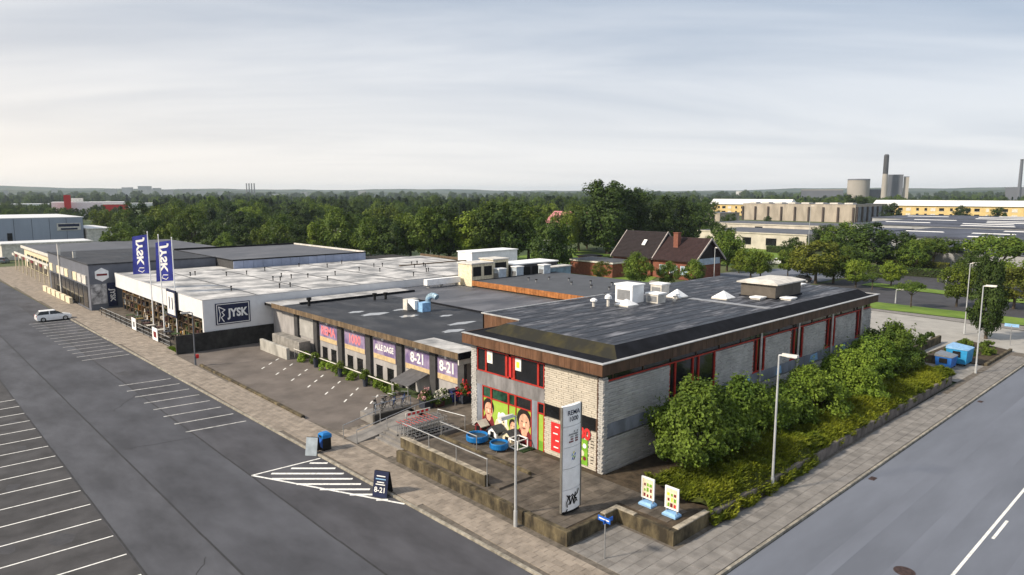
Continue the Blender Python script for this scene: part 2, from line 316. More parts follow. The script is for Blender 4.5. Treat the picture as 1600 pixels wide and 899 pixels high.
# ------------------------------------------------------------------ the corner shop
brick_w = mat('pale_brick', (0.50, 0.46, 0.39), 0.85, var=0.08, scale=.8, bump=0.2, isl=0.12)
brick_g = mat('grey_white_brick', (0.40, 0.395, 0.385), 0.85, var=0.15, scale=.8, bump=0.2, isl=0.18)
mortar = mat('dark_mortar', (0.17, 0.16, 0.145), 0.95, scale=4)
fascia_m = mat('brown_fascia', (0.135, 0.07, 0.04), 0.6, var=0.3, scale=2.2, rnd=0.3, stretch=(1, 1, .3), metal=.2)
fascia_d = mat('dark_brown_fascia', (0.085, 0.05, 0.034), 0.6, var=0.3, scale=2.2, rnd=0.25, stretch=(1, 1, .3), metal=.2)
coping_m = mat('zinc_coping', (0.5, 0.5, 0.5), 0.45, scale=2, metal=.4)
felt = mat('roofing_felt', (0.022, 0.025, 0.034), 0.6, var=0.3, scale=0.9, col2=(0.3, 0.31, 0.35), spread=(0.5, 0.82), rvar=0.2, spec=.35, stretch=(.35, 1.6, 1), bump=.12, bscale=8)  # pale patches put white sky reflections into the felt colour
felt_b = mat('black_felt', (0.012, 0.013, 0.017), 0.95, var=0.3, scale=1, bump=.15, bscale=10, spec=.12)
felt_moss = mat('mossy_felt', (0.024, 0.024, 0.02), 0.8, col2=(0.06, 0.052, 0.02), scale=0.8, spread=(.45, .75), stretch=(1, 1, .4), spec=.15)
red_m = mat('red_frame', (0.42, 0.035, 0.025), 0.5, var=0.2, scale=3)
glass = mat('dark_glass', (0.012, 0.013, 0.015), 0.1, var=0.3, scale=.6, spec=.6)
glass_g = mat('green_glass', (0.02, 0.07, 0.045), 0.15, var=0.6, scale=1.4)
conc_blue = mat('blue_grey_concrete', (0.19, 0.21, 0.25), 0.85, var=0.3, scale=1.0, stretch=(1, 1, .4))
white_m = mat('white_paint', (0.86, 0.87, 0.88), 0.5, var=0.08, scale=1.5)
white_d = mat('weathered_white', (0.58, 0.56, 0.52), 0.7, var=0.2, scale=1.2)
black_m = mat('black_paint', (0.01, 0.01, 0.011), 0.7, scale=3, spec=.2)
grey_m = mat('grey_metal', (0.3, 0.31, 0.33), 0.45, scale=3, metal=.6, var=.1)
galv = mat('galvanised_steel', (0.42, 0.43, 0.44), 0.45, scale=4, metal=.7, var=.15)
red_p = mat('red_print', (0.55, 0.03, 0.03), 0.6, scale=3, var=.08); yel_p = mat('yellow_print', (0.75, 0.7, 0.06), 0.6, scale=3); grn_p = mat('green_print', (0.16, 0.36, 0.03), 0.6, scale=2)
lime_p = mat('lime_print', (0.3, 0.45, 0.06), 0.6, scale=2, var=.1); skin_p = mat('skin_print', (0.62, 0.35, 0.24), 0.6, scale=4, var=.25); hair_p = mat('dark_print', (0.02, 0.014, 0.012), 0.6, scale=4)
cream_p = mat('cream_print', (0.7, 0.62, 0.45), 0.6, scale=4, var=.2); maroon_p = mat('maroon_print', (0.16, 0.02, 0.025), 0.6, scale=4); white_p = mat('white_print', (0.78, 0.78, 0.77), 0.6, scale=3, var=.05)
blue_p = mat('blue_print', (0.02, 0.12, 0.5), 0.5, scale=3); navy_p = mat('navy_print', (0.012, 0.018, 0.055), 0.55, scale=3); sky_p = mat('light_blue_plastic', (0.25, 0.45, 0.7), 0.5, scale=3)
blue_pl = mat('blue_plastic', (0.012, 0.16, 0.45), 0.4, var=.15, scale=3)

TZ = 0.8
shop = thing('corner_shop', 'two-storey pale brick corner supermarket with brown eaves and red window frames', 'shop', (31, 25.7, 0))
M().box(31.12, 72, 25.85, 37.88, 0, 7.0).box(38.5, 72, 37.88, 40.2, 0, 7.0).build('wall', mortar, shop)
M().box(38.4, 38.49, 37.9, 40.2, TZ, 4.4).build('entrance_door', glass, shop)
def bricks(name, mt, u0, u1, z0, z1, face, axis, seed=0, bl=.42, bh=.135):
    # rows of bricks in the plane: axis 'y' -> wall facing -X at x=face, axis 'x' -> wall facing -Y at y=face
    rg = random.Random(seed); m = M(); z = z0; r = 0
    while z + bh*.6 < z1:
        u = u0 - (bl/2 if r % 2 else 0)
        while u < u1:
            a, b = max(u, u0)+.008, min(u+bl, u1)-.008; p = rg.choice((0, .012, .03)) + (.03 if r % 2 else 0); zt = min(z+bh, z1)-.024
            if b-a > .04:
                if axis == 'y': m.box(face-p, face+.13, a, b, z, zt)
                else: m.box(a, b, face-p, face+.16, z, zt)
            u += bl
        z += bh; r += 1
    return m.build(name, mt, shop, kind='stuff')
# front (towards the terrace), wall plane x = 31
bricks('brickwork', brick_w, 26.1, 30.5, 4.1, 6.72, 31.03, 'y', 1)
bricks('brickwork', brick_w, 26.1, 30.5, TZ, 3.3, 31.03, 'y', 2)
bricks('brick_pier', brick_g, 25.62, 25.98, TZ-.3, 6.75, 31.0, 'y', 3, .36)
bricks('brick_pier', brick_g, 37.3, 37.9, TZ, 6.9, 31.0, 'y', 4, .3)
M().box(30.98, 31.12, 25.99, 26.09, TZ, 6.75).build('corner_trim', fascia_d, shop)
M().box(31.03, 31.12, 26.1, 30.5, 3.3, 4.1).build('window_band', glass, shop)
for y in (26.1, 27.6, 29.1, 30.45): M().box(30.99, 31.03, y, y+.06, 3.3, 4.1).build('mullion', fascia_d, shop)
M().box(31.0, 31.12, 30.5, 37.3, 4.06, 5.02).build('spandrel', mat('grey_spandrel', (.2, .195, .2), .85, var=.35, scale=1.3, stretch=(1, 1, .4)), shop)
M().box(31.0, 31.12, 31.15, 31.66, TZ, 4.06).build('pillar', conc_blue, shop)
M().box(31.0, 31.12, 36.72, 37.3, TZ, 4.06).build('pillar', conc_blue, shop)
def window(y0, y1, z0, z1, gm, frame=red_m, mull=(), t=.07, x=31.07):
    w = M().box(x, 31.115, y0, y1, z0, z1).build('window', gm, shop); f = M()
    f.box(x-.07, x, y0, y1, z0, z0+t).box(x-.07, x, y0, y1, z1-t, z1).box(x-.07, x, y0, y0+t, z0+t, z1-t).box(x-.07, x, y1-t, y1, z0+t, z1-t); f.build('frame', frame, w)
    for q in mull: M().box(x-.06, x, q-t/2, q+t/2, z0+t, z1-t).build('mullion', frame, w)
    return w
wu = [window(30.55, 31.1, 5.04, 6.7, glass), window(31.12, 33.4, 5.04, 6.7, glass), window(33.42, 34.2, 5.04, 6.7, glass, mull=(33.8,), t=.12), window(34.22, 36.3, 5.04, 6.7, glass), window(36.32, 37.25, 5.04, 6.7, glass)]
for i, y in ((1, 32.75), (3, 35.65)):
    M().box(31.04, 31.05, y, y+.62, 5.75, 6.6).build('window_poster', white_p, wu[i]); M().box(31.034, 31.038, y+.16, y+.46, 5.95, 6.35).build('poster_mark', cream_p if i == 3 else yel_p, wu[i])
M().box(31.0, 31.07, 33.68, 33.92, 5.04, 6.7).build('red_panel', red_p, shop)
for y0, y1, gm in ((31.7, 33.25, glass), (33.28, 33.95, glass_g), (33.98, 35.75, glass_g), (35.78, 36.7, glass_g)): window(y0, y1, 3.2, 4.04, gm)
window(30.52, 31.14, 3.28, 4.04, glass); M().box(31.04, 31.115, 30.6, 31.06, TZ+.65, 3.24).build('door_panel', lime_p, shop); M().box(31.04, 31.115, 30.6, 31.06, TZ, TZ+.65).build('door_panel', grn_p, shop)
M().box(31.0, 31.115, 30.5, 30.6, TZ, 3.28).box(31.0, 31.115, 31.06, 31.15, TZ, 3.28).build('door_frame', red_m, shop)
# window mural: printed figures on green
mur = M().box(31.05, 31.115, 31.7, 36.7, TZ, 3.2).build('mural', lime_p, shop)
for y in (31.7, 33.2, 33.95, 35.7, 36.63): M().box(31.0, 31.05, y, y+.07, TZ if y in (31.7, 36.63) else 2.2, 3.2).build('mullion', red_m, mur)
def blob(nm, mt, y, z, ry, rz, lay, n=18, sq=1.0):
    x = 31.046 - .003*lay
    M().poly([(x, y+ry*math.cos(2*math.pi*k/n)*sq**abs(math.sin(2*math.pi*k/n)), max(TZ, z+rz*math.sin(2*math.pi*k/n))) for k in range(n)]).build(nm, mt, mur)
def figure(y, z, r, body, wid):
    blob('printed_body', body, y, z-1.9*r, wid, 1.5*r, 1); blob('printed_hair', hair_p, y, z+.28*r, r*.98, r*1.05, 2); blob('printed_neck', skin_p, y, z-.95*r, r*.4, r*.5, 2)
    blob('printed_face', skin_p, y-.02, z-.1*r, r*.72, r*.95, 3)
    for s in (-.3, .3): blob('printed_eye', hair_p, y+s*r, z+.08*r, r*.13, r*.06, 4, 8)
    blob('printed_mouth', maroon_p, y, z-.55*r, r*.26, r*.07, 4, 8); blob('printed_nose', cream_p, y, z-.2*r, r*.09, r*.22, 4, 8)
figure(36.08, 2.4, .6, maroon_p, .62); figure(32.45, 2.3, .72, maroon_p, .8)
blob('printed_body', cream_p, 34.7, 1.3, .75, .8, 1); blob('printed_dog', white_p, 34.55, 1.95, .42, .55, 2); blob('printed_ear', white_p, 34.95, 2.05, .17, .4, 3); blob('printed_muzzle', cream_p, 34.5, 1.72, .2, .24, 3)
for s in (-.15, .16): blob('printed_eye', hair_p, 34.52+s, 2.08, .05, .05, 4, 8)
blob('printed_nose', hair_p, 34.5, 1.82, .07, .06, 4, 8); figure(33.55, 1.75, .4, cream_p, .5)
# posters on the brick
pr = M().box(30.95, 30.97, 29.0, 29.85, 1.15, 3.05).build('red_poster', red_p, shop)
for k, (a, b) in enumerate(((29.1, 29.7), (29.05, 29.55), (29.15, 29.75), (29.1, 29.6))): M().box(30.944, 30.949, a+.1, b-.1, 1.4+.45*k, 1.48+.45*k).build('printed_line', white_p, pr)
text('1000', 'wall_lettering', red_p, shop, (30.94, 27.5, 2.95), (0, -1, 0), (0, 0, 1), .95, .05)
pg = M().box(30.95, 30.97, 26.75, 27.6, .98, 2.6).build('flower_poster', grn_p, shop)
for y, z, m_, r in ((27.0, 2.2, white_p, .16), (27.3, 2.3, lime_p, .2), (27.2, 1.7, cream_p, .2), (26.98, 1.4, maroon_p, .14), (27.35, 1.3, yel_p, .18)):
    M().poly([(30.946, y+r*math.cos(k*.785), z+r*math.sin(k*.785)) for k in range(8)]).build('printed_flower', m_, pg)
for k in range(9): M().box(30.99, 31.01, 26.3, 26.55, 1.2+.2*k, 1.25+.2*k).build('price_line', hair_p, shop)
# side (towards the planting), wall plane y = 25.7
for i, (a, b) in enumerate(((31.4, 37.8), (43.45, 48.8), (50.7, 54.95), (57.3, 61.6), (63.7, 68.25), (69.8, 72))): bricks('brickwork', brick_g, a, b, 3.78, 6.38, 25.7, 'x', 10+i)
bricks('brickwork', brick_g, 31.4, 72, .3, 2.92, 25.7, 'x', 20, .5, .15)
bricks('brick_pier', brick_g, 31.0, 31.38, .4, 6.75, 25.62, 'x', 30, .38)
M().box(31.4, 72, 25.66, 25.85, 2.94, 3.76).build('concrete_band', conc_blue, shop)
M().box(31.4, 72, 25.68, 25.75, 6.4, 6.48).build('red_rail', red_m, shop)
M().box(31.4, 72, 25.8, 25.86, 6.48, 7.0).build('clerestory', glass, shop)
for x in range(32, 72, 3): M().box(x, x+.06, 25.74, 25.8, 6.48, 7.0).build('mullion', fascia_d, shop)
for i, (a, b, mu) in enumerate(((37.82, 43.43, (38.5, 40.6, 41.3)), (48.82, 50.68, (49.4, 50.0)), (54.97, 57.28, (55.7, 56.5)), (61.62, 63.68, (62.3, 63.0)), (68.27, 69.78, (69.0,)))):
    w = M().box(a, b, 25.8, 25.86, 3.78, 6.4).build('window', glass, shop); f = M(); t = .08
    f.box(a, a+t, 25.7, 25.8, 3.78, 6.38).box(b-t, b, 25.7, 25.8, 3.78, 6.38).box(a+t, b-t, 25.7, 25.8, 3.78, 3.86); f.build('frame', red_m, w)
    for q in mu: M().box(q, q+.09, 25.7, 25.8, 3.86, 6.38).build('mullion', red_m, w)
for a_, b_ in (((46.2, 3.0), (48.6, 3.7)), ((52.5, 2.98), (53.6, 3.7)), ((58.6, 3.0), (60.3, 3.72)), ((65.2, 2.98), (66.2, 3.72))): M().poly([(a_[0], 25.655, a_[1]), (b_[0], 25.655, a_[1]+.08), (b_[0]-.2, 25.655, b_[1]), (a_[0]+.25, 25.655, b_[1]-.1)]).build('spray_paint', sky_p, shop)
for x in (49.75, 56.1, 62.7, 69.35): M().cyl(x, 25.55, .3, 6.95, .09, 8).build('downpipe', coping_m, shop)
M().box(45.9, 48.2, 25.1, 25.25, 3.2, 3.3).box(45.9, 46.0, 25.25, 25.66, 3.2, 3.3).box(48.1, 48.2, 25.25, 25.66, 3.2, 3.3).build('window_ledge', coping_m, shop)
# eaves and roof
M().box(30.5, 34.3, 25.3, 38.2, 6.95, 7.56).box(34.3, 72.4, 25.3, 40.2, 6.95, 7.56).build('eaves', black_m, shop)
fp = M().box(-.03, .03, -.5, .5, -.5, .5); fpm = bpy.data.meshes.new('fascia_panel'); fpm.from_pydata([tuple(v) for v in fp.v], [], fp.f); fpm.materials.append(fascia_m)
fdm = fpm.copy(); fdm.materials.clear(); fdm.materials.append(fascia_d)
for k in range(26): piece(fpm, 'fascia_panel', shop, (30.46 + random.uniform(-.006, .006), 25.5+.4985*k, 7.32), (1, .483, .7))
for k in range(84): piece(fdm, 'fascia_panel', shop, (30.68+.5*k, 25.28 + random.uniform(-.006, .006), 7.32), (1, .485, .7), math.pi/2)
M().box(30.36, 30.62, 25.16, 38.25, 7.68, 7.73).box(30.62, 72.6, 25.16, 25.42, 7.68, 7.73).box(72.4, 72.6, 25.42, 40.2, 7.68, 7.73).build('coping', coping_m, shop)
M().box(30.45, 30.62, 38.2, 38.3, 6.95, 7.7).box(30.5, 34.3, 38.2, 38.3, 6.95, 7.7).build('eaves_end', fascia_d, shop)
rf = M().poly([(30.5, 25.3, 7.66), (72.4, 25.3, 7.66), (72.4, 40.4, 7.66), (34.3, 40.4, 7.66), (34.3, 38.2, 7.66), (30.5, 38.2, 7.66)]).build('roof', felt_b, shop)
PZ = 8.3
M().poly([(32.9, 27.1, PZ), (34, 26.4, PZ), (70.2, 26.4, PZ), (70.2, 44.5, PZ), (36, 44.5, PZ), (36, 40.5, PZ), (34.3, 40.5, PZ), (34.3, 36.3, PZ), (32.9, 36.3, PZ)][0:0] or [(32.9, 26.4, PZ), (70.2, 26.4, PZ), (70.2, 41.5, PZ), (50.0, 41.5, PZ), (50, 40.5, PZ), (34.3, 40.5, PZ), (34.3, 36.3, PZ), (32.9, 36.3, PZ)]).build('felt_deck', felt, rf)
M().poly([(32.0, 25.45, 7.662), (71.2, 25.45, 7.662), (70.2, 26.4, PZ), (32.9, 26.4, PZ)]).poly([(71.2, 25.45, 7.662), (71.2, 41.5, 7.662), (70.2, 41.5, PZ), (70.2, 26.4, PZ)]).build('upstand', felt_b, rf)
M().poly([(32.0, 25.45, 7.662), (32.9, 26.4, PZ), (32.9, 36.3, PZ), (32.0, 37.6, 7.662)]).poly([(32, 37.6, 7.662), (32.9, 36.3, PZ), (34.3, 36.3, PZ), (34.3, 37.6, 7.662)]).build('mossy_upstand', felt_moss, rf)
M().poly([(50, 40.5, PZ), (50, 40.5, 4), (34.3, 40.5, 4), (34.3, 40.5, PZ)]).poly([(70.2, 41.5, PZ), (70.2, 41.5, 4), (50, 41.5, 4), (50, 41.5, PZ)]).build('back_wall', fascia_d, shop)
for k in range(8): piece(fpm, 'fascia_panel', shop, (34.26, 36.6+.49*k, 7.75), (1, .475, 1.12))
M().box(34.2, 34.36, 36.32, 40.6, PZ+.02, PZ+.1).box(34.36, 50, 40.45, 40.6, PZ+.02, PZ+.1).build('coping', coping_m, shop)
for k in range(13): M().box(33.2 if 26.9+1.08*k < 36 else 34.6, 70.0, 26.9+1.08*k, 26.935+1.08*k, PZ+.002, PZ+.012).build('felt_seam', mat('felt_seam', (.04, .042, .048), .8, scale=1, spec=.2), rf)
for x in (52.5,): M().box(x, x+.8, 26.6, 34, PZ+.012, PZ+.03).build('walkway_strip', mat('pale_felt', (.25, .26, .28), .5, scale=2), rf)
# ---- things on its roof
def roofbox(nm, lab, cat, x0, x1, y0, y1, z0, z1, m1, m2, grp=None, grille=True):
    t = thing(nm, lab, cat, ((x0+x1)/2, (y0+y1)/2, z0), grp)
    M().box(x0, x1, y0, y1, z0, z1-.12).build('casing', m1, t); M().box(x0-.08, x1+.08, y0-.08, y1+.08, z1-.12, z1).build('lid', m2, t)
    if grille:
        g = M().box(x0-.03, x0-.002, y0+.12*(y1-y0), y1-.12*(y1-y0), z0+.15*(z1-z0), z1-.3*(z1-z0)).build('grille', grey_m, t)
        for k in range(5): zz_ = z0+(z1-z0)*(.2+.1*k); M().box(x0-.045, x0-.03, y0+.14*(y1-y0), y1-.14*(y1-y0), zz_, zz_+.03).build('slat', grey_m, g)
    return t
taupe = mat('taupe_sheet', (.10, .088, .075), .6, var=.15, scale=1)
hv = thing('ventilation_unit', 'large dark brown rooftop ventilation box with white lid', 'roof unit', (60.2, 30, PZ))
for k in range(3): M().box(57.8+1.62*k, 59.4+1.62*k, 28.6, 31.9, PZ+.1, PZ+1.25).build('casing_panel', taupe, hv)
M().box(57.7, 62.8, 28.5, 32, PZ, PZ+.1).build('plinth', felt_b, hv); M().poly([(57.5, 28.3, PZ+1.36), (63, 28.3, PZ+1.36), (62.2, 29.2, PZ+1.6), (58.3, 29.2, PZ+1.6)]).poly([(58.3, 29.2, PZ+1.6), (62.2, 29.2, PZ+1.6), (62.2, 31.4, PZ+1.6), (58.3, 31.4, PZ+1.6)]).poly([(57.5, 28.3, PZ+1.36), (58.3, 29.2, PZ+1.6), (58.3, 31.4, PZ+1.6), (57.5, 32.2, PZ+1.36)]).poly([(63, 28.3, PZ+1.36), (63, 32.2, PZ+1.36), (62.2, 31.4, PZ+1.6), (62.2, 29.2, PZ+1.6)]).poly([(57.5, 32.2, PZ+1.36), (58.3, 31.4, PZ+1.6), (62.2, 31.4, PZ+1.6), (63, 32.2, PZ+1.36)]).box(57.5, 63, 28.3, 32.2, PZ+1.25, PZ+1.355).build('lid', white_d, hv)
for (x, y, lab) in ((57.0, 29.8, 'flat white roof hatch left of the large brown ventilation box'), (58.6, 27.8, 'flat white roof hatch right in front of the large brown ventilation box'), (68.5, 31.5, 'flat white roof hatch beyond the large brown ventilation box')):
    t = thing('roof_hatch', lab, 'roof hatch', (x, y, PZ), 'flat roof hatches'); M().box(x-.5, x+.5, y-.45, y+.45, PZ, PZ+.14).build('kerb', white_d, t); M().bbox(x-.58, x+.58, y-.53, y+.53, PZ+.14, PZ+.24, .05).build('cover', white_m, t)
def pyramid(x, y, r, h, lab):
    t = thing('pyramid_rooflight', lab, 'rooflight', (x, y, PZ), 'pyramid rooflights'); M().box(x-r, x+r, y-r, y+r, PZ, PZ+.12).build('kerb', white_d, t)
    M().hull([(x-r, y-r, PZ+.12), (x+r, y-r, PZ+.12), (x+r, y+r, PZ+.12), (x-r, y+r, PZ+.12)], [(x-.03, y-.03, PZ+h), (x+.03, y-.03, PZ+h), (x+.03, y+.03, PZ+h), (x-.03, y+.03, PZ+h)]).build('dome', white_m, t)
pyramid(55, 32, .75, .7, 'white pyramid rooflight alone in the middle of the corner shop roof'); pyramid(52.6, 35.2, .7, .75, 'white pyramid rooflight among the vents at the back of the roof'); pyramid(45.6, 35.4, .7, .55, 'white pyramid rooflight in front of the tall white cooler')
roofbox('cooling_unit', 'tall white cooler with grey grille on the corner shop roof', 'roof unit', 46.6, 48.2, 35.6, 37.4, PZ, PZ+1.6, white_m, white_m, 'coolers on the corner shop roof')
roofbox('cooling_unit', 'small white cooler just right of the tall white cooler', 'roof unit', 48.3, 49.4, 34.2, 35.4, PZ, PZ+.85, white_d, white_m, 'coolers on the corner shop roof')
roofbox('cooling_unit', 'boxy white cooler beside the rear pyramid rooflight', 'roof unit', 52.2, 53.4, 36.6, 37.8, PZ, PZ+1.1, white_d, white_m, 'coolers on the corner shop roof')
for (x, y, h, lab) in ((43.2, 36.9, .7, 'leftmost white mushroom vent on the corner shop roof'), (44.2, 36.2, 1.0, 'taller white mushroom vent left of the tall cooler'), (50.4, 34.0, .8, 'white mushroom vent right of the small cooler'), (51.6, 34.6, .6, 'short white mushroom vent in front of the rear rooflight')):
    t = thing('roof_vent', lab, 'vent', (x, y, PZ), 'mushroom vents'); M().cyl(x, y, PZ, PZ+h*.7, .13, 10).build('pipe', white_d, t); M().cyl(x, y, PZ+h*.65, PZ+h*.85, .3, 12, .28).cyl(x, y, PZ+h*.85, PZ+h, .28, 12, .1).build('cap', white_m, t)

# ------------------------------------------------------------------ terrace in front of it
ter = struct(M().prism([(24.3, 22.25), (28.2, 22.25), (28.2, 18.75), (31.15, 18.6), (31.15, 45.2), (30.0, 45.2), (30.0, 37.4), (24.3, 37.2)], -.05, TZ-.03).build('terrace', soil, loc=(24.3, 22.2, 0)))
M().prism([(30.0, 38.1), (36, 38.1), (36, 45.2), (30, 45.2)], 0, TZ-.02).build('entrance_floor', slab_d, ter)
ct = cells_in([(24.35, 22.3), (28.25, 22.3), (28.25, 18.85), (31.05, 18.75), (31.0, 37.3), (24.35, 37.1)], .62, .62, 'n'); lay(ter, sdk, ct, TZ, slab_d, .62, .62)
tw = thing('terrace_wall', 'mossy low concrete retaining wall around the paved terrace', 'wall', (24.1, 22, 0))
for k in range(6): y0 = 22.0+2.53*k; M().bbox(24.0, 24.32, y0+.004, y0+2.526, -.02, .86, .03).build('wall_block', conc_old, tw)
M().bbox(24.33, 27.9, 22.0, 22.28, -.02, .855, .03).build('wall_block', conc_old, tw); M().bbox(27.92, 28.22, 18.75, 22.27, -.02, .86, .03).build('wall_block', conc_old, tw); M().bbox(27.92, 31.2, 18.45, 18.74, -.02, .86, .03).build('wall_block', conc_old, tw)
coping_rough = mat('pale_worn_coping', (.28, .25, .2), .9, var=.45, scale=2.5)
for a in ((26.9, 27.88, 21.97, 22.3), (28.3, 31.2, 18.42, 18.77), (27.9, 28.25, 20.9, 22.3)): M().bbox(a[0], a[1], a[2], a[3], .862, .92, .02).build('coping', coping_rough, tw)
w2 = thing('ramp_wall', 'mossy concrete wall beside the trolley walkway carrying a steel handrail', 'wall', (24.8, 33, TZ)); M().bbox(24.62, 24.92, 29.0, 37.6, TZ-.02, 1.5, .03).build('wall_block', conc_old, w2)
M().bbox(24.58, 24.96, 28.98, 37.62, 1.502, 1.53, .01).build('coping', coping_rough, w2)
struct(M().prism([(24.95, 28.1), (27.5, 28.1), (27.5, 37.3), (24.95, 37.3)], TZ-.02, TZ+.12).build('walkway', slab_d))
tag(M().bbox(27.52, 27.78, 28.4, 37.2, TZ-.02, 1.05, .03).build('walkway_kerb', conc_old), 'low mossy kerb between trolley walkway and the blue tubs', 'kerb')
def rail(nm, lab, top, posts, r=.035, m_=galv, grp='steel handrails'):
    t = thing(nm, lab, 'handrail', posts[0][0], grp); M().path(top, r, 8).build('top_rail', m_, t)
    for b, h in posts: M().tube(b, (b[0], b[1], h), r*.9, 8).build('post', m_, t)
    return t
rail('handrail', 'long pale steel handrail on the mossy walkway wall', [(24.77, 37.5, 2.45), (24.77, 28.9, 2.45)], [((24.77, y, TZ), 2.45) for y in (37.4, 34.6, 31.8, 28.95)])
rail('handrail', 'short pale steel handrail beside the left blue tub', [(27.65, 37.2, 1.95), (27.65, 33.3, 1.95)], [((27.65, y, 1.0), 1.95) for y in (37.15, 33.35)])
# ramp and its rails
struct(M().poly([(23.7, 41.8, .14), (23.7, 43.3, .14), (29.5, 44.0, TZ), (29.5, 42.1, TZ)]).poly([(23.7, 41.8, .14), (29.5, 42.1, TZ), (29.5, 42.1, 0), (23.7, 41.8, 0)]).build('ramp', slab_g))
rail('handrail', 'steel ramp handrail nearest the terrace steps', [(23.76, 41.77, 1.1), (28.84, 42.0, 1.75), (32.9, 42.3, 1.85)], [((23.76, 41.77, .1), 1.1), ((26.3, 41.9, .4), 1.42), ((28.84, 42.0, .7), 1.75), ((32.9, 42.3, .75), 1.85)])
rail('handrail', 'steel ramp handrail on the car park side', [(23.58, 43.34, 1.1), (26.9, 43.75, 1.5)], [((23.58, 43.34, .1), 1.1), ((26.9, 43.75, .4), 1.5)])
rail('handrail', 'steel handrail in front of the shop entrance', [(29.5, 40.0, 1.8), (29.95, 37.4, 1.8)], [((29.5, 40.0, .1), 1.8), ((29.95, 37.4, .75), 1.8)])
for k in range(4): M().box(25.2+.33*k, 29.98, 38.0, 41.7, .1+.17*k, .27+.17*k).build('step', slab_g, ter)
bw = tag(M().bbox(26.7, 30, 44.25, 44.5, .1, .95, .03).build('bike_wall', mat('dark_wall', (.05, .048, .045), .9, scale=2)), 'dark low wall between the ramp and the bicycle rack', 'wall')
# ------------------------------------------------------------------ pylon sign
py = thing('pylon_sign', 'tall white five-panel pylon sign on the terrace with black graffiti at its foot', 'sign', (25.9, 23.6, TZ))
def curved(x0, x1, y, z0, z1, bulge, th, n=10):
    m = M()
    fr = [(x0+(x1-x0)*k/n, y-bulge*(1-(2*k/n-1)**2)) for k in range(n+1)]; m.prism(fr + [(x1, y+th), (x0, y+th)], z0, z1); return m
m_frame = mat('pylon_frame', (.2, .19, .17), .5, scale=3, metal=.5)
M().box(25.3, 26.55, 23.5, 23.65, TZ-.02, TZ+.2).build('plinth', black_m, py); M().box(25.15, 25.2, 23.46, 23.6, TZ+.15, 6.66).box(26.62, 26.67, 23.46, 23.6, TZ+.15, 6.66).build('frame', m_frame, py)
zs = [TZ+.17, 2.15, 3.3, 4.45, 5.58, 6.7]; pans = []
for a, b in zip(zs[:-1], zs[1:]): pans.append(curved(25.21, 26.61, 23.5, a+.02, b-.02, .13, .12).build('sign_panel', white_m, py))
FY = 23.362
text('REMA', 'lettering', navy_p, pans[4], (25.92, FY, 6.3), (1, 0, 0), (0, 0, 1), .36, .012); text('1000', 'lettering', navy_p, pans[4], (25.92, FY, 5.96), (1, 0, 0), (0, 0, 1), .36, .012)
rg = random.Random(5)
for r_ in range(5):
    for c_ in range(6):
        if rg.random() < .2: continue
        x = 25.58+.115*c_; z = 4.7+.13*r_; M().poly([(x, FY, z), (x+.09+.02*rg.random(), FY, z+.02), (x+.1, FY, z+.1), (x+.01, FY, z+.085)]).build('emblem_tile', maroon_p if r_ < 2 else grey_m, pans[3])
for (dx, dz, m_) in ((-.12, .1, sky_p), (0, .2, yel_p), (.1, .1, blue_p), (-.05, 0, lime_p), (.08, -.06, grn_p), (-.1, -.12, blue_p), (.02, -.15, navy_p)):
    M().poly([(25.9+dx, FY, 3.85+dz), (25.98+dx, FY, 3.88+dz), (26.02+dx, FY, 4.0+dz), (25.93+dx, FY, 3.97+dz)]).build('emblem_leaf', m_, pans[2])
def stroke(pts, w, mt, par, y=FY, nm='graffiti'):
    m = M()
    for (a, b) in zip(pts[:-1], pts[1:]):
        d = (Vector(b)-Vector(a)).normalized(); n = Vector((-d.y, d.x))*w/2; a2 = Vector(a)-d*w*.3; b2 = Vector(b)+d*w*.3
        m.poly([((a2-n).x, y, (a2-n).y), ((b2-n).x, y, (b2-n).y), ((b2+n).x, y, (b2+n).y), ((a2+n).x, y, (a2+n).y)]); y -= .0004
    m.build(nm, mt, par)
stroke([(25.5, 1.25), (25.45, 1.5), (25.6, 1.75), (25.7, 1.5), (25.62, 1.35)], .07, black_m, pans[0]); stroke([(25.62, 1.85), (25.75, 1.35), (25.88, 1.75), (25.98, 1.35), (26.1, 1.9)], .08, black_m, pans[0])
stroke([(26.02, 1.3), (26.2, 1.55), (26.05, 1.65), (26.28, 1.85), (26.34, 2.05)], .07, black_m, pans[0]); stroke([(25.45, 1.9), (25.62, 1.72), (25.9, 1.85), (26.25, 1.4)], .06, black_m, pans[0]); stroke([(25.4, 1.02), (25.5, 1.12)], .07, black_m, pans[0])
# ------------------------------------------------------------------ poster stands, A-boards, street sign
def poster_stand(x, y, lab, cols):
    t = thing('poster_stand', lab, 'poster stand', (x, y, TZ), 'poster stands on the terrace'); m = M(); m.bbox(x-.28, x+.28, y-.42, y+.42, TZ, TZ+.2, .1); m.build('base', sky_p, t)
    M().box(x-.03, x+.03, y-.36, y-.3, TZ+.2, TZ+.4).box(x-.03, x+.03, y+.3, y+.36, TZ+.2, TZ+.4).build('leg', galv, t)
    M().box(x-.04, x+.04, y-.42, y+.42, TZ+.35, TZ+1.55).build('frame', white_m, t); p = M().box(x-.048, x-.041, y-.34, y+.34, TZ+.43, TZ+1.47).build('poster', cols[0], t)
    rg = random.Random(int(x*10+y*7))
    for k in range(9):
        yy = y-.3+.2*(k % 3); z0 = TZ+.47+.3*(k//3); h_ = rg.uniform(.12, .24)
        M().box(x-.0535, x-.0485, yy+.02, yy+rg.uniform(.12, .18), z0, z0+h_).build('printed_offer', rg.choice(cols[1:]), p)
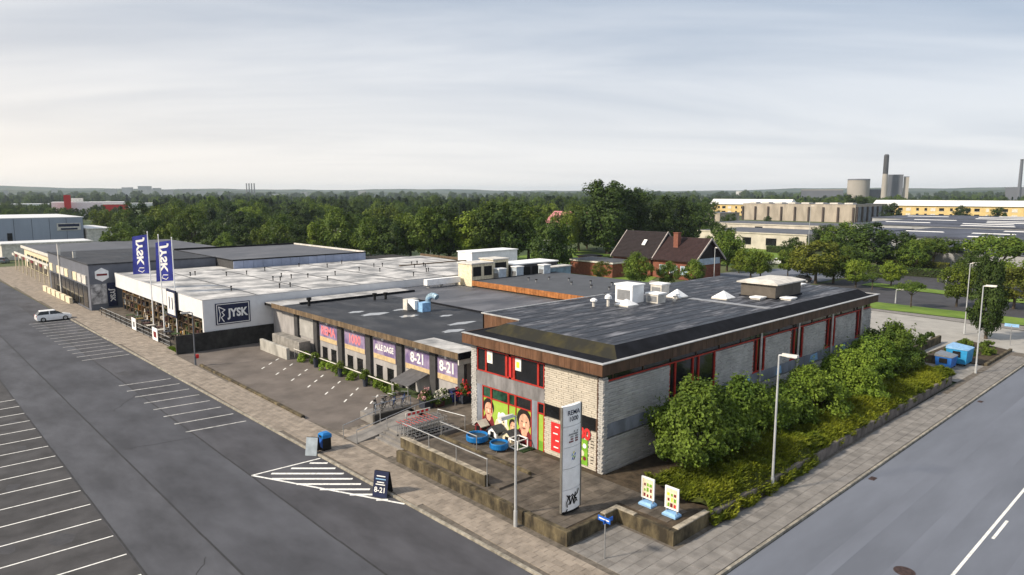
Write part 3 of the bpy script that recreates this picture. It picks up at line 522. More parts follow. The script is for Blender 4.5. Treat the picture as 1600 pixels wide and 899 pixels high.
poster_stand(29.6, 21.25, 'white-framed poster stand with green poster, left of the pair by the hedge', (cream_p, grn_p, hair_p, grn_p, maroon_p)); poster_stand(29.5, 19.65, 'white-framed poster stand with red and yellow poster, right of the pair by the hedge', (cream_p, red_p, yel_p, hair_p, maroon_p, grn_p))
def a_board(x, y, rz, w, h, lab, face, writing):
    t = thing('a_board', lab, 'sandwich board', (x, y, .01), 'sandwich boards')
    for s, m_ in ((-1, face), (1, black_m)):
        pts = [(-w/2, s*.38), (w/2, s*.38)]; m = M().hull([(-w/2, s*.38-.02, 0), (w/2, s*.38-.02, 0), (w/2, s*.38+.02, 0), (-w/2, s*.38+.02, 0)], [(-w/2, s*.05-.02, h), (w/2, s*.05-.02, h), (w/2, s*.05+.02, h), (-w/2, s*.05+.02, h)]).xf(rz, (x, y, .14 if x > 20.9 else .01)); p = m.build('board', m_, t)
        if s < 0:
            R = Matrix.Rotation(rz, 3, 'Z'); up = R @ Vector((0, .33, h)).normalized(); xd = R @ Vector((1, 0, 0)); og = Vector((x, y, .01)) + R @ Vector((0, -.22-.03, h/2)); n_ = R @ Vector((0, -1, 0)); og += n_*.0
            for (s_, v, sz, mt_) in writing:
                if s_ == '-':
                    a = og + up*v - xd*w*sz/2 + n_*.006; M().poly([a, a+xd*w*sz, a+xd*w*sz+up*.06, a+up*.06]).build('printed_line', mt_, p)
                else: text(s_, 'lettering', mt_, p, og + up*v + n_*.006, xd, up, sz, .02)
    return t
a_board(20.7, 33.6, math.radians(-62), .95, 1.45, 'navy sandwich board reading 8-21 beside the hatched triangle', navy_p, [('8-21', -.32, .42, white_p), ('-', .45, .6, white_p), ('-', .28, .7, sky_p), ('-', .1, .5, white_p), ('-', -.03, .65, white_p)])
a_board(20.75, 42.4, math.radians(-50), .8, 1.15, 'grey sandwich board with blank pale face beside the blue bin', mat('slate_face', (.33, .38, .42), .4, var=.2, scale=1.5), [])
b = thing('litter_bin', 'blue and black litter bin beside the blank sandwich board', 'bin', (21.6, 42.3, .13)); M().bbox(21.3, 21.9, 42.0, 42.6, .13, 1.0, .02).build('body', black_m, b); M().bbox(21.26, 21.94, 41.96, 42.64, 1.0, 1.35, .12).build('hood', blue_pl, b); M().box(21.285, 21.299, 42.08, 42.5, .35, .95).build('sign_plate', blue_p, b); M().box(21.245, 21.257, 42.1, 42.5, 1.06, 1.2).build('opening', black_m, b)
ss = thing('street_sign', 'small blue street-name sign on a thin grey pole at the terrace notch', 'street sign', (24.5, 20.0, .13)); M().cyl(24.5, 20, .13, 2.3, .035, 8).build('pole', galv, ss)
pl = M().box(24.44, 24.46, 19.65, 20.4, 2.0, 2.25).build('plate', blue_p, ss); M().box(24.434, 24.439, 19.72, 20.33, 2.1, 2.16).build('lettering', white_p, pl)
pl = M().box(24.3, 25.0, 19.93, 19.95, 1.95, 2.15).build('plate', blue_p, ss)
s2 = thing('street_sign', 'light blue sign on a grey pole at the far road junction', 'street sign', (P(1578, 540).x, P(1578, 540).y, 0)); q = P(1578, 540); M().cyl(q.x, q.y, 0, 2.4, .05, 8).build('pole', galv, s2); M().box(q.x-.03, q.x+.03, q.y-.7, q.y+.7, 2.2, 2.55).build('plate', sky_p, s2)
# ------------------------------------------------------------------ street lamps
lampgrey = mat('lamp_pole', (.5, .52, .54), .45, scale=2, metal=.3, var=.1); lampdark = mat('lamp_pole_dark', (.12, .13, .15), .5, scale=2)
def lamp(x, y, h, rz, lab, m_=lampgrey, arm=.35, head=.75, z=0.1):
    t = thing('street_lamp', lab, 'street lamp', (x, y, z), 'street lamps')
    M().cyl(x, y, z, z+.9, .11, 10, .1).cyl(x, y, z+.9, h-.05, .075, 10, .05).build('pole', m_, t)
    m = M().tube((0, 0, h-.06), (arm, 0, h), .04, 8).xf(rz, (x, y, 0)); m.build('arm', m_, t)
    a = [(arm-.15, -.1, h-.06), (arm-.15, .1, h-.06), (arm+head, .16, h-.02), (arm+head, -.16, h-.02)]; b_ = [(arm-.15, -.06, h+.1), (arm-.15, .06, h+.1), (arm+head, .11, h+.12), (arm+head, -.11, h+.12)]
    hd_ = M().hull(a, b_).xf(rz, (x, y, 0)).build('head', white_d, t)
    M().box(arm+.1, arm+head-.08, -.1, .1, h-.075, h-.045).xf(rz, (x, y, 0)).build('lens', white_p, hd_)
    return t
lamp(37.6, 18.2, 8.4, -math.pi/2, 'tall pale street lamp standing in front of the evergreen planting'); lamp(78.2, 17.9, 8.75, -math.pi/2, 'tall pale street lamp by the blue waste containers'); lamp(99.7, 24.4, 9.0, -math.pi/2, 'tall pale street lamp beside the dark columnar tree')
lamp(23.6, 25.3, 6.2, math.pi, 'pale street lamp in front of the terrace wall and mural'); lp = lamp(23.25, 73.0, 5.6, math.pi, 'dark lamp post with small red box by the white showroom', lampdark); M().box(23.35, 23.6, 72.85, 73.15, .8, 1.2).build('red_box', red_p, lp)
for (bx, by, ty, lab) in ((848, 432, 376, 'pale street lamp by the green lawn behind the roofs'), (1115, 447, 387, 'pale street lamp in front of the brick house gable'), (673, 400, 367, 'street lamp standing before the trees behind the white showroom'), (531, 388, 362, 'street lamp behind the blue-walled hall'), (432, 382, 360, 'leftmost street lamp before the wood'), (1262, 402, 322, 'very tall white mast before the white school'), (1477, 455, 433, 'short lamp on the grass median'), (1399, 474, 452, 'lamp beside the young verge tree')):
    q = P(bx, by); d = math.hypot(q.x, q.y); h = CH + (ray(bx, ty).z/math.hypot(*ray(bx, ty)[:2]))*d; lamp(q.x, q.y, h, random.uniform(-2.2, -.8), lab, z=0)
# ------------------------------------------------------------------ tubs, playhouses, trolleys
def tub(x, y, r, lab):
    t = thing('blue_tub', lab, 'tub', (x, y, TZ), 'blue tubs on the terrace'); m = M(); n = 24
    prof = [(r*.88, .12), (r, .2), (r, .5), (r*.96, .56), (r*.88, .55), (r*.85, .4)]
    for (r0, z0), (r1, z1) in zip(prof[:-1], prof[1:]):
        for k in range(n):
            a0, a1 = 2*math.pi*k/n, 2*math.pi*(k+1)/n; m.poly([(x+r0*math.cos(a0), y+r0*math.sin(a0), TZ+z0), (x+r0*math.cos(a1), y+r0*math.sin(a1), TZ+z0), (x+r1*math.cos(a1), y+r1*math.sin(a1), TZ+z1), (x+r1*math.cos(a0), y+r1*math.sin(a0), TZ+z1)])
    m.build('rim', blue_pl, t); M().cyl(x, y, TZ+.38, TZ+.42, r*.87, 24).build('inner_sheet', mat('dark_blue_sheet', (.03, .05, .07), .4, var=.4, scale=2), t)
    for k in range(4): a = .5+k*math.pi/2; M().tube((x+r*.8*math.cos(a), y+r*.8*math.sin(a), TZ), (x+r*.8*math.cos(a), y+r*.8*math.sin(a), TZ+.2), .03).build('leg', galv, t)
tub(29.0, 34.9, .76, 'larger round blue tub nearest the walkway, left of the two'); tub(29.1, 32.8, .62, 'smaller round blue tub right of the two')
tag(M().box(29.9, 30.95, 31.3, 36.9, TZ, TZ+.06).build('artificial_grass_mat', mat('grass_mat', (.02, .045, .012), .95, var=.5, scale=8, bump=.8, bscale=60)), 'dark green artificial grass strip under the playhouses', 'mat')
slate = mat('playhouse_roof', (.06, .065, .075), .6, scale=4)
def playhouse(x, y, w, d, h, lab, wm, rm=slate, cage=False):
    t = thing('playhouse', lab, 'playhouse', (x, y, TZ+.06), 'playhouses below the mural'); z = TZ+.06
    M().hull([(x-d/2, y-w/2, z), (x+d/2, y-w/2, z), (x+d/2, y+w/2, z), (x-d/2, y+w/2, z)], [(x-d/2, y-w/2, z+h*.6), (x+d/2, y-w/2, z+h*.6), (x+d/2, y+w/2, z+h*.6), (x-d/2, y+w/2, z+h*.6)]).build('wall', wm, t)
    gb = M()
    for sx in (-1, 1): xx = x+sx*d/2; gb.poly([(xx, y-w/2, z+h*.6), (xx, y+w/2, z+h*.6), (xx, y, z+h*.95)])
    gb.build('gable', wm, t); o = .1
    for s in (-1, 1): M().hull([(x-d/2-o, y, z+h), (x+d/2+o, y, z+h), (x+d/2+o, y, z+h*.94), (x-d/2-o, y, z+h*.94)], [(x-d/2-o, y+s*(w/2+o), z+h*.57), (x+d/2+o, y+s*(w/2+o), z+h*.57), (x+d/2+o, y+s*(w/2+o), z+h*.51), (x-d/2-o, y+s*(w/2+o), z+h*.51)]).build('roof_slope', rm, t)
    M().box(x-d/2-.012, x-d/2-.002, y-.18, y+.18, z+.08, z+h*.55).build('opening', black_m, t); M().box(x-.2, x+.2, y-w/2-.012, y-w/2-.002, z+h*.25, z+h*.5).build('opening', black_m, t)
    if cage:
        c = M(); x0, x1, y0, y1, zt = x-d/2-.25, x+d/2-.1, y-w/2-.9, y-w/2-.05, z+.6
        for a in ((x0, y0), (x1, y0), (x0, y1), (x1, y1)): c.box(a[0]-.03, a[0]+.03, a[1]-.03, a[1]+.03, z, zt)
        for zz_ in (z+.03, zt): c.box(x0, x1, y0-.03, y0+.03, zz_-.03, zz_+.03).box(x0, x1, y1-.03, y1+.03, zz_-.03, zz_+.03).box(x0-.03, x0+.03, y0, y1, zz_-.03, zz_+.03).box(x1-.03, x1+.03, y0, y1, zz_-.03, zz_+.03)
        c.build('porch_frame', white_m, t)
playhouse(30.5, 36.25, .7, .6, .85, 'small red and white playhouse, leftmost below the mural', maroon_p, white_d); playhouse(30.45, 34.6, .85, .75, .9, 'white playhouse with dark roof, middle one below the mural', white_m); playhouse(30.45, 33.1, .85, .75, .95, 'cream playhouse with white open porch frame, rightmost below the mural', cream_p, slate, True)
red_h = mat('trolley_red', (.32, .07, .07), .5, scale=4)
def trolley():
    t = thing('shopping_trolley', 'wire shopping trolley', 'trolley', (0, 0, 0)); f = M(); r = .014; L0, L1, w0, w1 = -.4, .4, .3, .24; zb, zt = .5, 1.0
    for k in range(6): u = k/5; x = L0+(L1-L0)*u; w = w0+(w1-w0)*u; f.path([(x, -w, zt), (x, -w*.85, zb), (x, w*.85, zb), (x, w, zt)], r, 4)
    for zz_, s in ((zt, 1), ((zt+zb)/2, .93), (zb, .85)):
        f.path([(L0, -w0*s, zz_), (L1, -w1*s, zz_), (L1, w1*s, zz_), (L0, w0*s, zz_)], r, 4)
    for k in range(3): yy = -.15+.15*k; f.tube((L0, yy, zb), (L1, yy, zb), r, 4)
    f.build('basket', galv, t); M().path([(L0, -.25, .12), (L1, -.2, .12), (L1, .2, .12), (L0, .25, .12)], .02, 5).path([(L0, -.25, .12), (L0, -.28, 1.02)], .02, 5).path([(L0, .25, .12), (L0, .28, 1.02)], .02, 5).build('chassis', galv, t)
    M().tube((L0-.06, -.29, 1.06), (L0-.06, .29, 1.06), .03, 8).build('handle', red_h, t)
    for sx in (L0, L1):
        for sy in (-.22, .22): M().tube((sx, sy-.02, .06), (sx, sy+.02, .06), .06, 10).build('wheel', black_m, t)
    return t
tr0 = trolley(); first = True
for row, (y, lab) in enumerate(((38.55, 'wire shopping trolley in the nested row nearest the walkway rail'), (39.35, 'wire shopping trolley in the nested row farther from the walkway rail'))):
    for k in range(9):
        o = tr0 if first else copy_tree(tr0); first = False; o.location = (26.1+.32*k, y, .26+.0 if k < 0 else TZ-.02); o['label'] = lab; o['group'] = 'trolleys in row %d' % (row+1)
tc = thing('trolley_shelter_sign', 'red and white sign plate lying over the parked trolleys', 'sign', (27.6, 39.7, TZ)); M().box(26.6, 28.7, 39.85, 39.9, 1.9, 2.15).build('plate', white_d, tc)
for k in range(5): M().box(26.75+.38*k, 27.0+.38*k, 39.842, 39.848, 1.94, 2.11).build('lettering', red_p, tc)
for x in (26.65, 28.6): M().tube((x, 39.9, TZ), (x, 39.9, 1.9), .03).build('post', galv, tc)
# ------------------------------------------------------------------ bicycles in their rack, flower display
def bike(m1):
    t = thing('bicycle', 'bicycle', 'bicycle', (0, 0, 0))
    for x in (-.52, .52):
        m = M(); n = 18
        for k in range(n): a0, a1 = 2*math.pi*k/n, 2*math.pi*(k+1)/n; m.tube((x+.33*math.cos(a0), 0, .34+.33*math.sin(a0)), (x+.33*math.cos(a1), 0, .34+.33*math.sin(a1)), .022, 5)
        w = m.build('wheel', black_m, t); s = M()
        for k in range(8): a0 = math.pi*k/4; s.tube((x, 0, .34), (x+.32*math.cos(a0), 0, .34+.32*math.sin(a0)), .006, 3)
        s.build('spokes', galv, w)
    M().path([(-.52, 0, .34), (-.08, 0, .3), (-.2, 0, .85), (-.52, 0, .34)], .018, 5).path([(-.08, 0, .3), (.36, 0, .78), (-.17, 0, .75)], .02, 5).path([(.36, 0, .9), (.52, 0, .34)], .018, 5).build('frame', m1, t)
    M().box(-.34, -.08, -.08, .08, .88, .94).build('saddle', black_m, t); M().path([(.36, 0, .9), (.34, 0, 1.02)], .018, 5).tube((.3, -.28, 1.03), (.3, .28, 1.03), .016, 5).build('handlebar', galv, t)
    M().box(-.62, -.3, -.1, .1, .74, .77).build('carrier', galv, t)
    return t
bikes = [bike(mat('bike_black', (.02, .02, .022), .4)), bike(mat('bike_blue', (.05, .1, .28), .4))]; used = [False, False]
for k, (x, y, rz, c, lab) in enumerate(((27.6, 45.6, 1.9, 0, 'black bicycle at the car park end of the rack'), (28.3, 45.5, 1.8, 0, 'second black bicycle from the car park end of the rack'), (29.3, 45.5, 1.85, 1, 'blue bicycle in the middle of the rack'), (30.1, 45.4, 1.75, 1, 'blue bicycle nearest the flower display'), (28.8, 45.7, 1.2, 0, 'slanting black bicycle in the middle of the rack'))):
    o = copy_tree(bikes[c]) if used[c] else bikes[c]; used[c] = True; o.location = (x, y, .78); o.rotation_euler = (0, 0, rz-1.0); o['label'] = lab; o['group'] = 'parked bicycles'
rk = thing('bicycle_rack', 'grey tubular bicycle rack behind the ramp wall', 'bike rack', (28.9, 45.2, 0)); M().box(26.75, 31.0, 44.51, 46.4, .1, .76).build('platform', slab_g, rk); M().path([(27.2, 44.9, .76), (27.2, 44.9, 1.5), (30.5, 45.0, 1.55), (30.5, 45.0, .76)], .03, 6).build('hoop', mat('rack_grey', (.2, .24, .3), .5, scale=2), rk)
for k in range(5): M().path([(27.6+.6*k, 44.92, 1.5), (27.5+.6*k, 45.35, 1.1), (27.6+.6*k, 45.6, .78)], .018, 5).build('wheel_holder', galv, rk)
# ------------------------------------------------------------------ low shop with banners between the two
def WX(px, py, X): d = ray(px, py); t = X/d.x; return Vector((X, d.y*t, CH+d.z*t))
def WY(px, py, Y): d = ray(px, py); t = Y/d.y; return Vector((d.x*t, Y, CH+d.z*t))
render_w = mat('grey_render', (.34, .33, .33), .85, var=.2, scale=1.2, stretch=(1, 1, .3)); timber = mat('weathered_timber', (.14, .10, .062), .8, var=.35, scale=2, stretch=(1, 1, .3), rnd=.35)
timber_o = mat('orange_timber', (.33, .13, .04), .7, var=.3, scale=1.5, rnd=.3, isl=.2); felt_mid = mat('dark_roof_felt', (.022, .024, .03), .75, col2=(.075, .08, .092), scale=.5, spread=(.4, .75), rvar=.18, spec=.3, stretch=(1.2, .5, 1), bump=.1, bscale=6)
felt_lt = mat('grey_roof_felt', (.06, .064, .076), .65, col2=(.15, .155, .175), scale=.3, spread=(.35, .7), rvar=.15, stretch=(.6, 1.2, 1)); felt_grey = mat('even_grey_felt', (.075, .08, .09), .7, var=.12, scale=.5)
felt_white = mat('pale_roof_glints', (.17, .17, .17), .6, col2=(.66, .65, .64), scale=.32, spread=(.36, .66), rvar=.15, bump=.1, bscale=10); puddle = mat('wet_patch', (.3, .31, .33), .12, scale=1)  # felt_white: pale roof with grey patches, its white streaks partly painted sky highlights
low = thing('low_shop', 'low flat-roofed shop with purple opening-hours banners and timber eaves', 'shop', (34.5, 60, 0))
M().box(34.6, 60.4, 43.2, 79.7, -.02, 4.45).build('wall', render_w, low)
M().box(33.6, 60.4, 42.65, 79.7, 4.42, 4.7).build('roof_slab', black_m, low)
rf2 = M().poly([(33.6, 42.65, 4.704), (47.9, 42.65, 4.704), (47.9, 79.7, 4.704), (33.6, 79.7, 4.704)]).build('roof_deck', felt_mid, low)
M().poly([(47.9, 42.65, 4.704), (60.4, 42.65, 4.704), (60.4, 79.7, 4.704), (47.9, 79.7, 4.704)]).build('roof_deck', felt_lt, low)
M().box(47.8, 48.05, 42.8, 70, 4.704, 4.86).build('roof_upstand', felt_b, low)
tb = M().box(-.03, .03, -.5, .5, -.5, .5); tbm = bpy.data.meshes.new('eaves_board'); tbm.from_pydata([tuple(v) for v in tb.v], [], tb.f); tbm.materials.append(timber)
for k in range(70): piece(tbm, 'eaves_board', low, (33.57+random.uniform(-.008, .008), 42.9+.5*k-.0, 4.62), (1, .485, .52))
M().box(33.5, 60, 42.55, 42.66, 4.36, 4.9).build('eaves_end', felt_b, low); M().box(33.6, 40, 42.67, 42.8, 3.9, 4.4).build('end_fascia', white_d, low)
M().box(33.62, 36.2, 42.8, 49.5, 4.72, 4.76).build('pale_felt_sheet', felt_white, rf2); M().box(33.62, 52, 75.6, 79.6, 4.72, 4.8).build('pale_felt_sheet', felt_white, rf2); M().box(36, 52, 75.2, 75.55, 4.72, 4.95).build('roof_upstand', felt_b, low)
for x, y, a, b_ in ((39, 64, 1.6, .7), (41, 60.5, 1.1, .6), (42.5, 53.5, 1.7, .5), (39.5, 51, 1.2, .6), (44, 58, .8, .4), (38.2, 66.5, .9, .5), (42.8, 64.5, 1.2, .4)):
    M().poly([(x+a*math.cos(k*.5236)*(1+.25*math.sin(3*k)), y+b_*math.sin(k*.5236)*(1+.25*math.cos(2*k)), 4.712) for k in range(12)]).build('wet_patch', puddle, rf2)
purple = mat('purple_banner', (.15, .11, .25), .6, col2=(.36, .3, .42), scale=1.2, stretch=(1, 1, .6)); ban_sand = mat('banner_sand', (.55, .42, .24), .6, scale=2); pink_t = mat('pink_lettering', (.75, .22, .25), .6, scale=3)
ys = [(67.8, 64.1), (62.5, 58.6), (57.0, 53.2), (51.6, 47.8), (46.8, 44.0)]; wr = [('REMA', pink_t), ('1000', pink_t), ('ALLE DAGE', white_p), ('8-21', white_p), ('8-21', white_p)]
for (a, b_), (s, mt_) in zip(ys, wr):
    p = M().box(34.5, 34.58, b_, a, 1.9, 3.78).build('banner', purple, low); M().box(34.492, 34.498, b_+.02, a-.02, 1.92, 2.4).build('banner_band', ban_sand, p)
    text(s, 'lettering', mt_, p, (34.488, (a+b_)/2, 3.05), (0, -1, 0), (0, 0, 1), (1.25 if len(s) < 6 else .78), .03, sx=.95 if len(s) < 6 else .8)
    M().box(34.3, 34.5, (a+b_)/2-.1, (a+b_)/2+.1, 3.85, 4.35).build('floodlight', white_m, low)
for k, (a, b_) in enumerate(ys[:4]):
    for q in (a-.35, a-2.25):
        if k < 3 or q > 49.5: w = M().box(34.56, 34.598, q-1.05, q, .1, 1.25).build('window', glass, low); M().box(34.54, 34.56, q-1.1, q+.05, 1.25, 1.31).box(34.52, 34.56, q-1.1, q+.05, .04, .1).build('frame', black_m, w)
pil = mat('dark_pilaster', (.055, .055, .058), .8, scale=2)
for y in (73.2, 68.6, 63.3, 57.8, 52.4, 47.3, 43.4): M().box(34.3, 34.6, y-.5, y+.35, .0, 4.42).build('pilaster', pil, low)
M().box(34.54, 34.6, 69.1, 72.6, 1.7, 3.9).build('brick_panel', brick_g, low)
for k in range(16): M().box(34.5, 34.54, 69.1, 72.6, 1.75+.135*k, 1.83+.135*k).build('brick_course', brick_g, low, kind='stuff')
cp = thing('entrance_canopy', 'dark sloping canopy over the steps of the low shop', 'canopy', (33.4, 49.2, 0)); M().hull([(32.2, 47.9, 1.3), (34.4, 47.9, 2.0), (34.4, 50.6, 2.0), (32.2, 50.6, 1.3)], [(32.2, 47.9, 1.36), (34.4, 47.9, 2.06), (34.4, 50.6, 2.06), (32.2, 50.6, 1.36)]).build('roof_sheet', mat('canopy_grey', (.1, .1, .105), .6, scale=2), cp)
for y in (48.0, 50.5): M().tube((32.3, y, 0), (32.3, y, 1.3), .04).build('post', galv, cp)
fr = thing('planted_railing', 'white pipe railing with plant pots along the low shop light wells', 'railing', (32.3, 60, 0)); M().tube((32.3, 69.5, 1.0), (32.3, 50.2, 1.0), .05, 8).build('top_rail', white_d, fr)
for y in (69.4, 64.2, 59.2, 54.6, 50.3): M().tube((32.3, y, 0), (32.3, y, 1.0), .05).build('post', white_d, fr)
# low walls by the showroom
tag(M().bbox(31.3, 31.65, 69.2, 76, 0, 1.25, .03).build('ramp_wall', mat('stained_white_wall', (.2, .195, .18), .9, col2=(.42, .41, .38), scale=.9, spread=(.35, .6), stretch=(1, 1, .4))), 'stained pale concrete wall at the back of the small car park', 'wall')
tag(M().bbox(32.6, 33.9, 68.9, 75.6, 0, 1.75, .03).build('loading_wall', conc), 'grey concrete block wall beside the leftmost brick bay of the low shop', 'wall')
# rooftop things of the low shop
rv = thing('air_duct_unit', 'white rooftop extractor with curved pale blue duct on the dark roof', 'roof unit', (43.6, 63, 4.7)); M().box(42.9, 44.4, 63.6, 64.4, 4.7, 5.9).build('casing', white_d, rv); M().hull([(43.0, 62.3, 5.9), (43.6, 62.3, 5.9), (43.6, 63.6, 5.9), (43.0, 63.6, 5.9)], [(43.0, 62.3, 4.9), (43.6, 62.3, 4.9), (43.6, 63.6, 5.6), (43.0, 63.6, 5.6)]).build('chute', white_m, rv); M().box(43.4, 44.5, 61.4, 62.4, 4.7, 5.7).build('fan_box', sky_p, rv)
m = M()
for k in range(6): a0, a1 = math.pi*.75*k/6, math.pi*.75*(k+1)/6; m.tube((44.6+.2*k/6, 62.0-.8*(1-math.cos(a0)), 5.9+.55*math.sin(a0)), (44.6+.2*(k+1)/6, 62.0-.8*(1-math.cos(a1)), 5.9+.55*math.sin(a1)), .32, 10)
m.tube((44.6, 62.0, 4.7), (44.6, 62.0, 5.95), .3, 10); m.build('curved_duct', mat('duct_blue', (.32, .45, .55), .4, scale=2, metal=.4), rv)
for (x, y, h, lab) in ((36.3, 73.7, .95, 'black pipe vent at the showroom end of the low shop roof'), (44.3, 72.6, .8, 'black pipe vent left of the pair at the back of the low roof'), (45.6, 72.2, .8, 'black pipe vent right of the pair at the back of the low roof')):
    t = thing('pipe_vent', lab, 'vent', (x, y, 4.75), 'black pipe vents'); M().cyl(x, y, 4.75, 4.75+h*.75, .16, 10).build('pipe', black_m, t); M().cyl(x, y, 4.75+h*.7, 4.75+h, .28, 12).build('cap', black_m, t)
# grey-roofed part with orange timber edge
og = thing('rear_shop', 'flat grey roofed rear building edged with orange timber boards', 'building', (60.6, 60, 0)); M().box(60.7, 77, 41.6, 73.4, 0, 5.4).build('wall', taupe, og); M().poly([(60.5, 41.6, 5.55), (77.2, 41.6, 5.55), (77.2, 73.6, 5.55), (60.5, 73.6, 5.55)]).box(60.6, 77.1, 41.7, 73.5, 5.4, 5.54).build('roof', felt_grey, og)
obm = tbm.copy(); obm.materials.clear(); obm.materials.append(timber_o)
for k in range(64): piece(obm, 'timber_board', og, (60.46+random.uniform(-.01, .01), 41.9+.5*k, 5.28), (1, .47, .7))
M().box(60.5, 77.2, 73.56, 73.66, 4.9, 5.62).build('eaves_end', felt_b, og)
for k, q in enumerate(((838, 441), (858, 437), (889, 439), (893, 445), (923, 443), (924, 450), (956, 446), (952, 453), (826, 438))):
    q = P(q[0], q[1], 5.55); t = thing('roof_outlet', 'small dark roof outlet stub on the even grey roof', 'vent', q, 'outlets on the grey roof'); M().cyl(q.x, q.y, 5.55, 5.85, .12, 8).build('pipe', grey_m, t); M().cyl(q.x, q.y, 5.85, 5.95, .17, 8).build('cap', black_m, t)
# plant rooms behind
def plantroom(x, y, w, d, z, h, lab, m_, nwin=0, m2=white_d):
    t = thing('plant_room', lab, 'plant room', (x, y, z), 'plant rooms between the roofs'); M().box(x, x+w, y, y+d, z, z+h).build('wall', m_, t); M().box(x-.15, x+w+.15, y-.15, y+d+.15, z+h, z+h+.16).build('roof', m2, t)
    for k in range(nwin): M().box(x+w*(k+.12)/nwin, x+w*(k+.85)/nwin, y-.03, y-.002, z+h*.45, z+h*.88).build('louvre', black_m, t)
    return t
plantroom(61.2, 74.6, 4.0, 3, 4.6, 3.1, 'cream plant room with dark louvres left of the group behind the roofs', cream_p, 2); plantroom(66.4, 76.0, 3.0, 3, 4.6, 3.3, 'cream plant room with one dark louvre in the middle of the group', cream_p, 1); plantroom(70.2, 75.8, 9.5, 4, 3.5, 3.4, 'long dark louvred plant room with white roof edge behind the grey roof', pil, 5, white_m)
plantroom(76.2, 73.9, 4.6, 2, 3.6, 2.6, 'blue-grey steel container at the right of the plant rooms', mat('blue_container', (.17, .26, .32), .6, var=.25, scale=1), 0, white_d); plantroom(78, 95, 11, 4, 3.5, 3.6, 'big white box trailer behind the plant rooms', white_m, 0, white_m)
for (x, y, lab) in ((65.4, 74.5, 'first pale blue cooler standing before the plant rooms'), (69.2, 74.9, 'second pale blue cooler standing before the plant rooms'), (74.0, 74.0, 'white cooler beside the blue-grey container')): roofbox('cooling_unit', lab, 'roof unit', x, x+1.4, y-.9, y+.3, 4.6, 6.9, mat('pale_blue_unit', (.42, .48, .54), .5, scale=2), white_m, 'coolers before the plant rooms')
t = thing('air_duct', 'long white horizontal air duct on the roof before the plant rooms', 'duct', (58, 75.5, 4.7)); M().box(55.0, 60.8, 76.6, 77.4, 5.1, 5.9).build('casing', white_m, t)
for x in (55.4, 57.6, 60.2): M().box(x, x+.15, 76.7, 77.3, 4.7, 5.1).build('leg', galv, t)
# ------------------------------------------------------------------ white showroom
wj = mat('showroom_white', (.66, .67, .69), .6, var=.06, scale=.6); dark_wall = mat('dark_base_wall', (.03, .029, .028), .9, var=.4, scale=1.2)
jy = thing('furniture_showroom', 'white flat-roofed furniture showroom with JYSK sign and open display front', 'shop', (26.7, 80, 0))
M().box(35.05, 76, 80.02, 111, 0, 2.0).box(31.5, 76, 80.02, 117.4, 2.0, 5.55).box(26.75, 31.5, 80.02, 117.4, 3.5, 5.55).build('wall', mat('interior_dark', (.03, .028, .026), .9, scale=1), jy)
for k in range(12): a = 26.7+3.05*k; M().box(a+.004, a+3.046, 79.9, 80.02, 2.0, 5.63).build('wall_panel', wj, jy)
for k in range(12): a = 79.95+3.13*k; M().box(26.6, 26.74, a+.004, a+3.126, 3.55, 5.63).build('fascia_panel', white_d if k % 5 == 9 else wj, jy)
M().box(26.6, 26.95, 79.88, 80.3, 2.0, 3.55).build('corner_post', wj, jy)
M().poly([(26.74, 80.02, 5.6), (63.3, 80.02, 5.6), (77, 97, 5.6), (78.5, 111, 5.6), (42, 111, 5.6), (42, 117.4, 5.6), (26.74, 117.4, 5.6)]).build('roof', felt_white, jy)
for x in range(33, 76, 7): M().box(x, x+.16, 80.4 if x < 62 else 98, 110.5, 5.61, 5.64).build('roof_joint', felt_grey, jy)
M().box(26.6, 63.3, 79.88, 80.05, 5.64, 5.7).box(26.58, 26.74, 80.05, 117.4, 5.64, 5.7).build('coping', coping_m, jy)
M().box(64, 78, 96.6, 97, 5.6, 5.75).box(78.2, 78.5, 97, 111, 5.6, 6.0).build('roof_edge', timber, jy)
M().box(23.5, 35.0, 79.62, 79.88, -.02, 2.05).build('base_wall', dark_wall, jy); M().box(31.0, 31.5, 80.3, 117, 0.3, 3.5).build('display_back', dark_wall, jy); M().box(24.2, 31.0, 80.0, 117.3, .0, .35).build('display_floor', slab_d, jy)
sg_ = M().box(27.93, 31.92, 79.83, 79.895, 2.66, 5.14).build('sign_board', navy_p, jy)
for a in ((28.05, 31.8, 2.76, 2.84), (28.05, 31.8, 4.96, 5.04), (28.05, 28.13, 2.84, 4.96), (31.72, 31.8, 2.84, 4.96)): M().box(a[0], a[1], 79.82, 79.828, a[2], a[3]).build('sign_border', white_p, sg_)
text('JYSK', 'lettering', white_p, sg_, (30.45, 79.815, 3.9), (1, 0, 0), (0, 0, 1), 1.3, .04, sx=.85)
stroke([(28.3, 4.75), (29.0, 4.35), (28.65, 4.1), (28.9, 3.75), (28.55, 3.5), (28.85, 3.0)], .1, white_p, sg_, 79.815, 'bird_emblem'); stroke([(28.3, 4.75), (28.45, 3.9), (28.3, 3.1)], .09, white_p, sg_, 79.812, 'bird_emblem')
for k in range(34):
    q = (random.uniform(30, 70), random.uniform(83, 109))
    if q[0]-60 > (q[1]-82): continue
    t = thing('roof_pipe', 'thin dark pipe stub on the white showroom roof', 'vent', (*q, 5.6), 'pipe stubs on the white roof'); M().cyl(q[0], q[1], 5.6, 6.1, .07, 6).build('pipe', black_m, t); M().cyl(q[0], q[1], 6.05, 6.2, .12, 6).build('cap', black_m, t)
ORD = ['first', 'second', 'third', 'fourth', 'fifth', 'sixth', 'seventh', 'eighth', 'ninth', 'tenth', 'eleventh', 'twelfth', 'thirteenth', 'fourteenth', 'fifteenth', 'sixteenth', 'seventeenth', 'eighteenth']
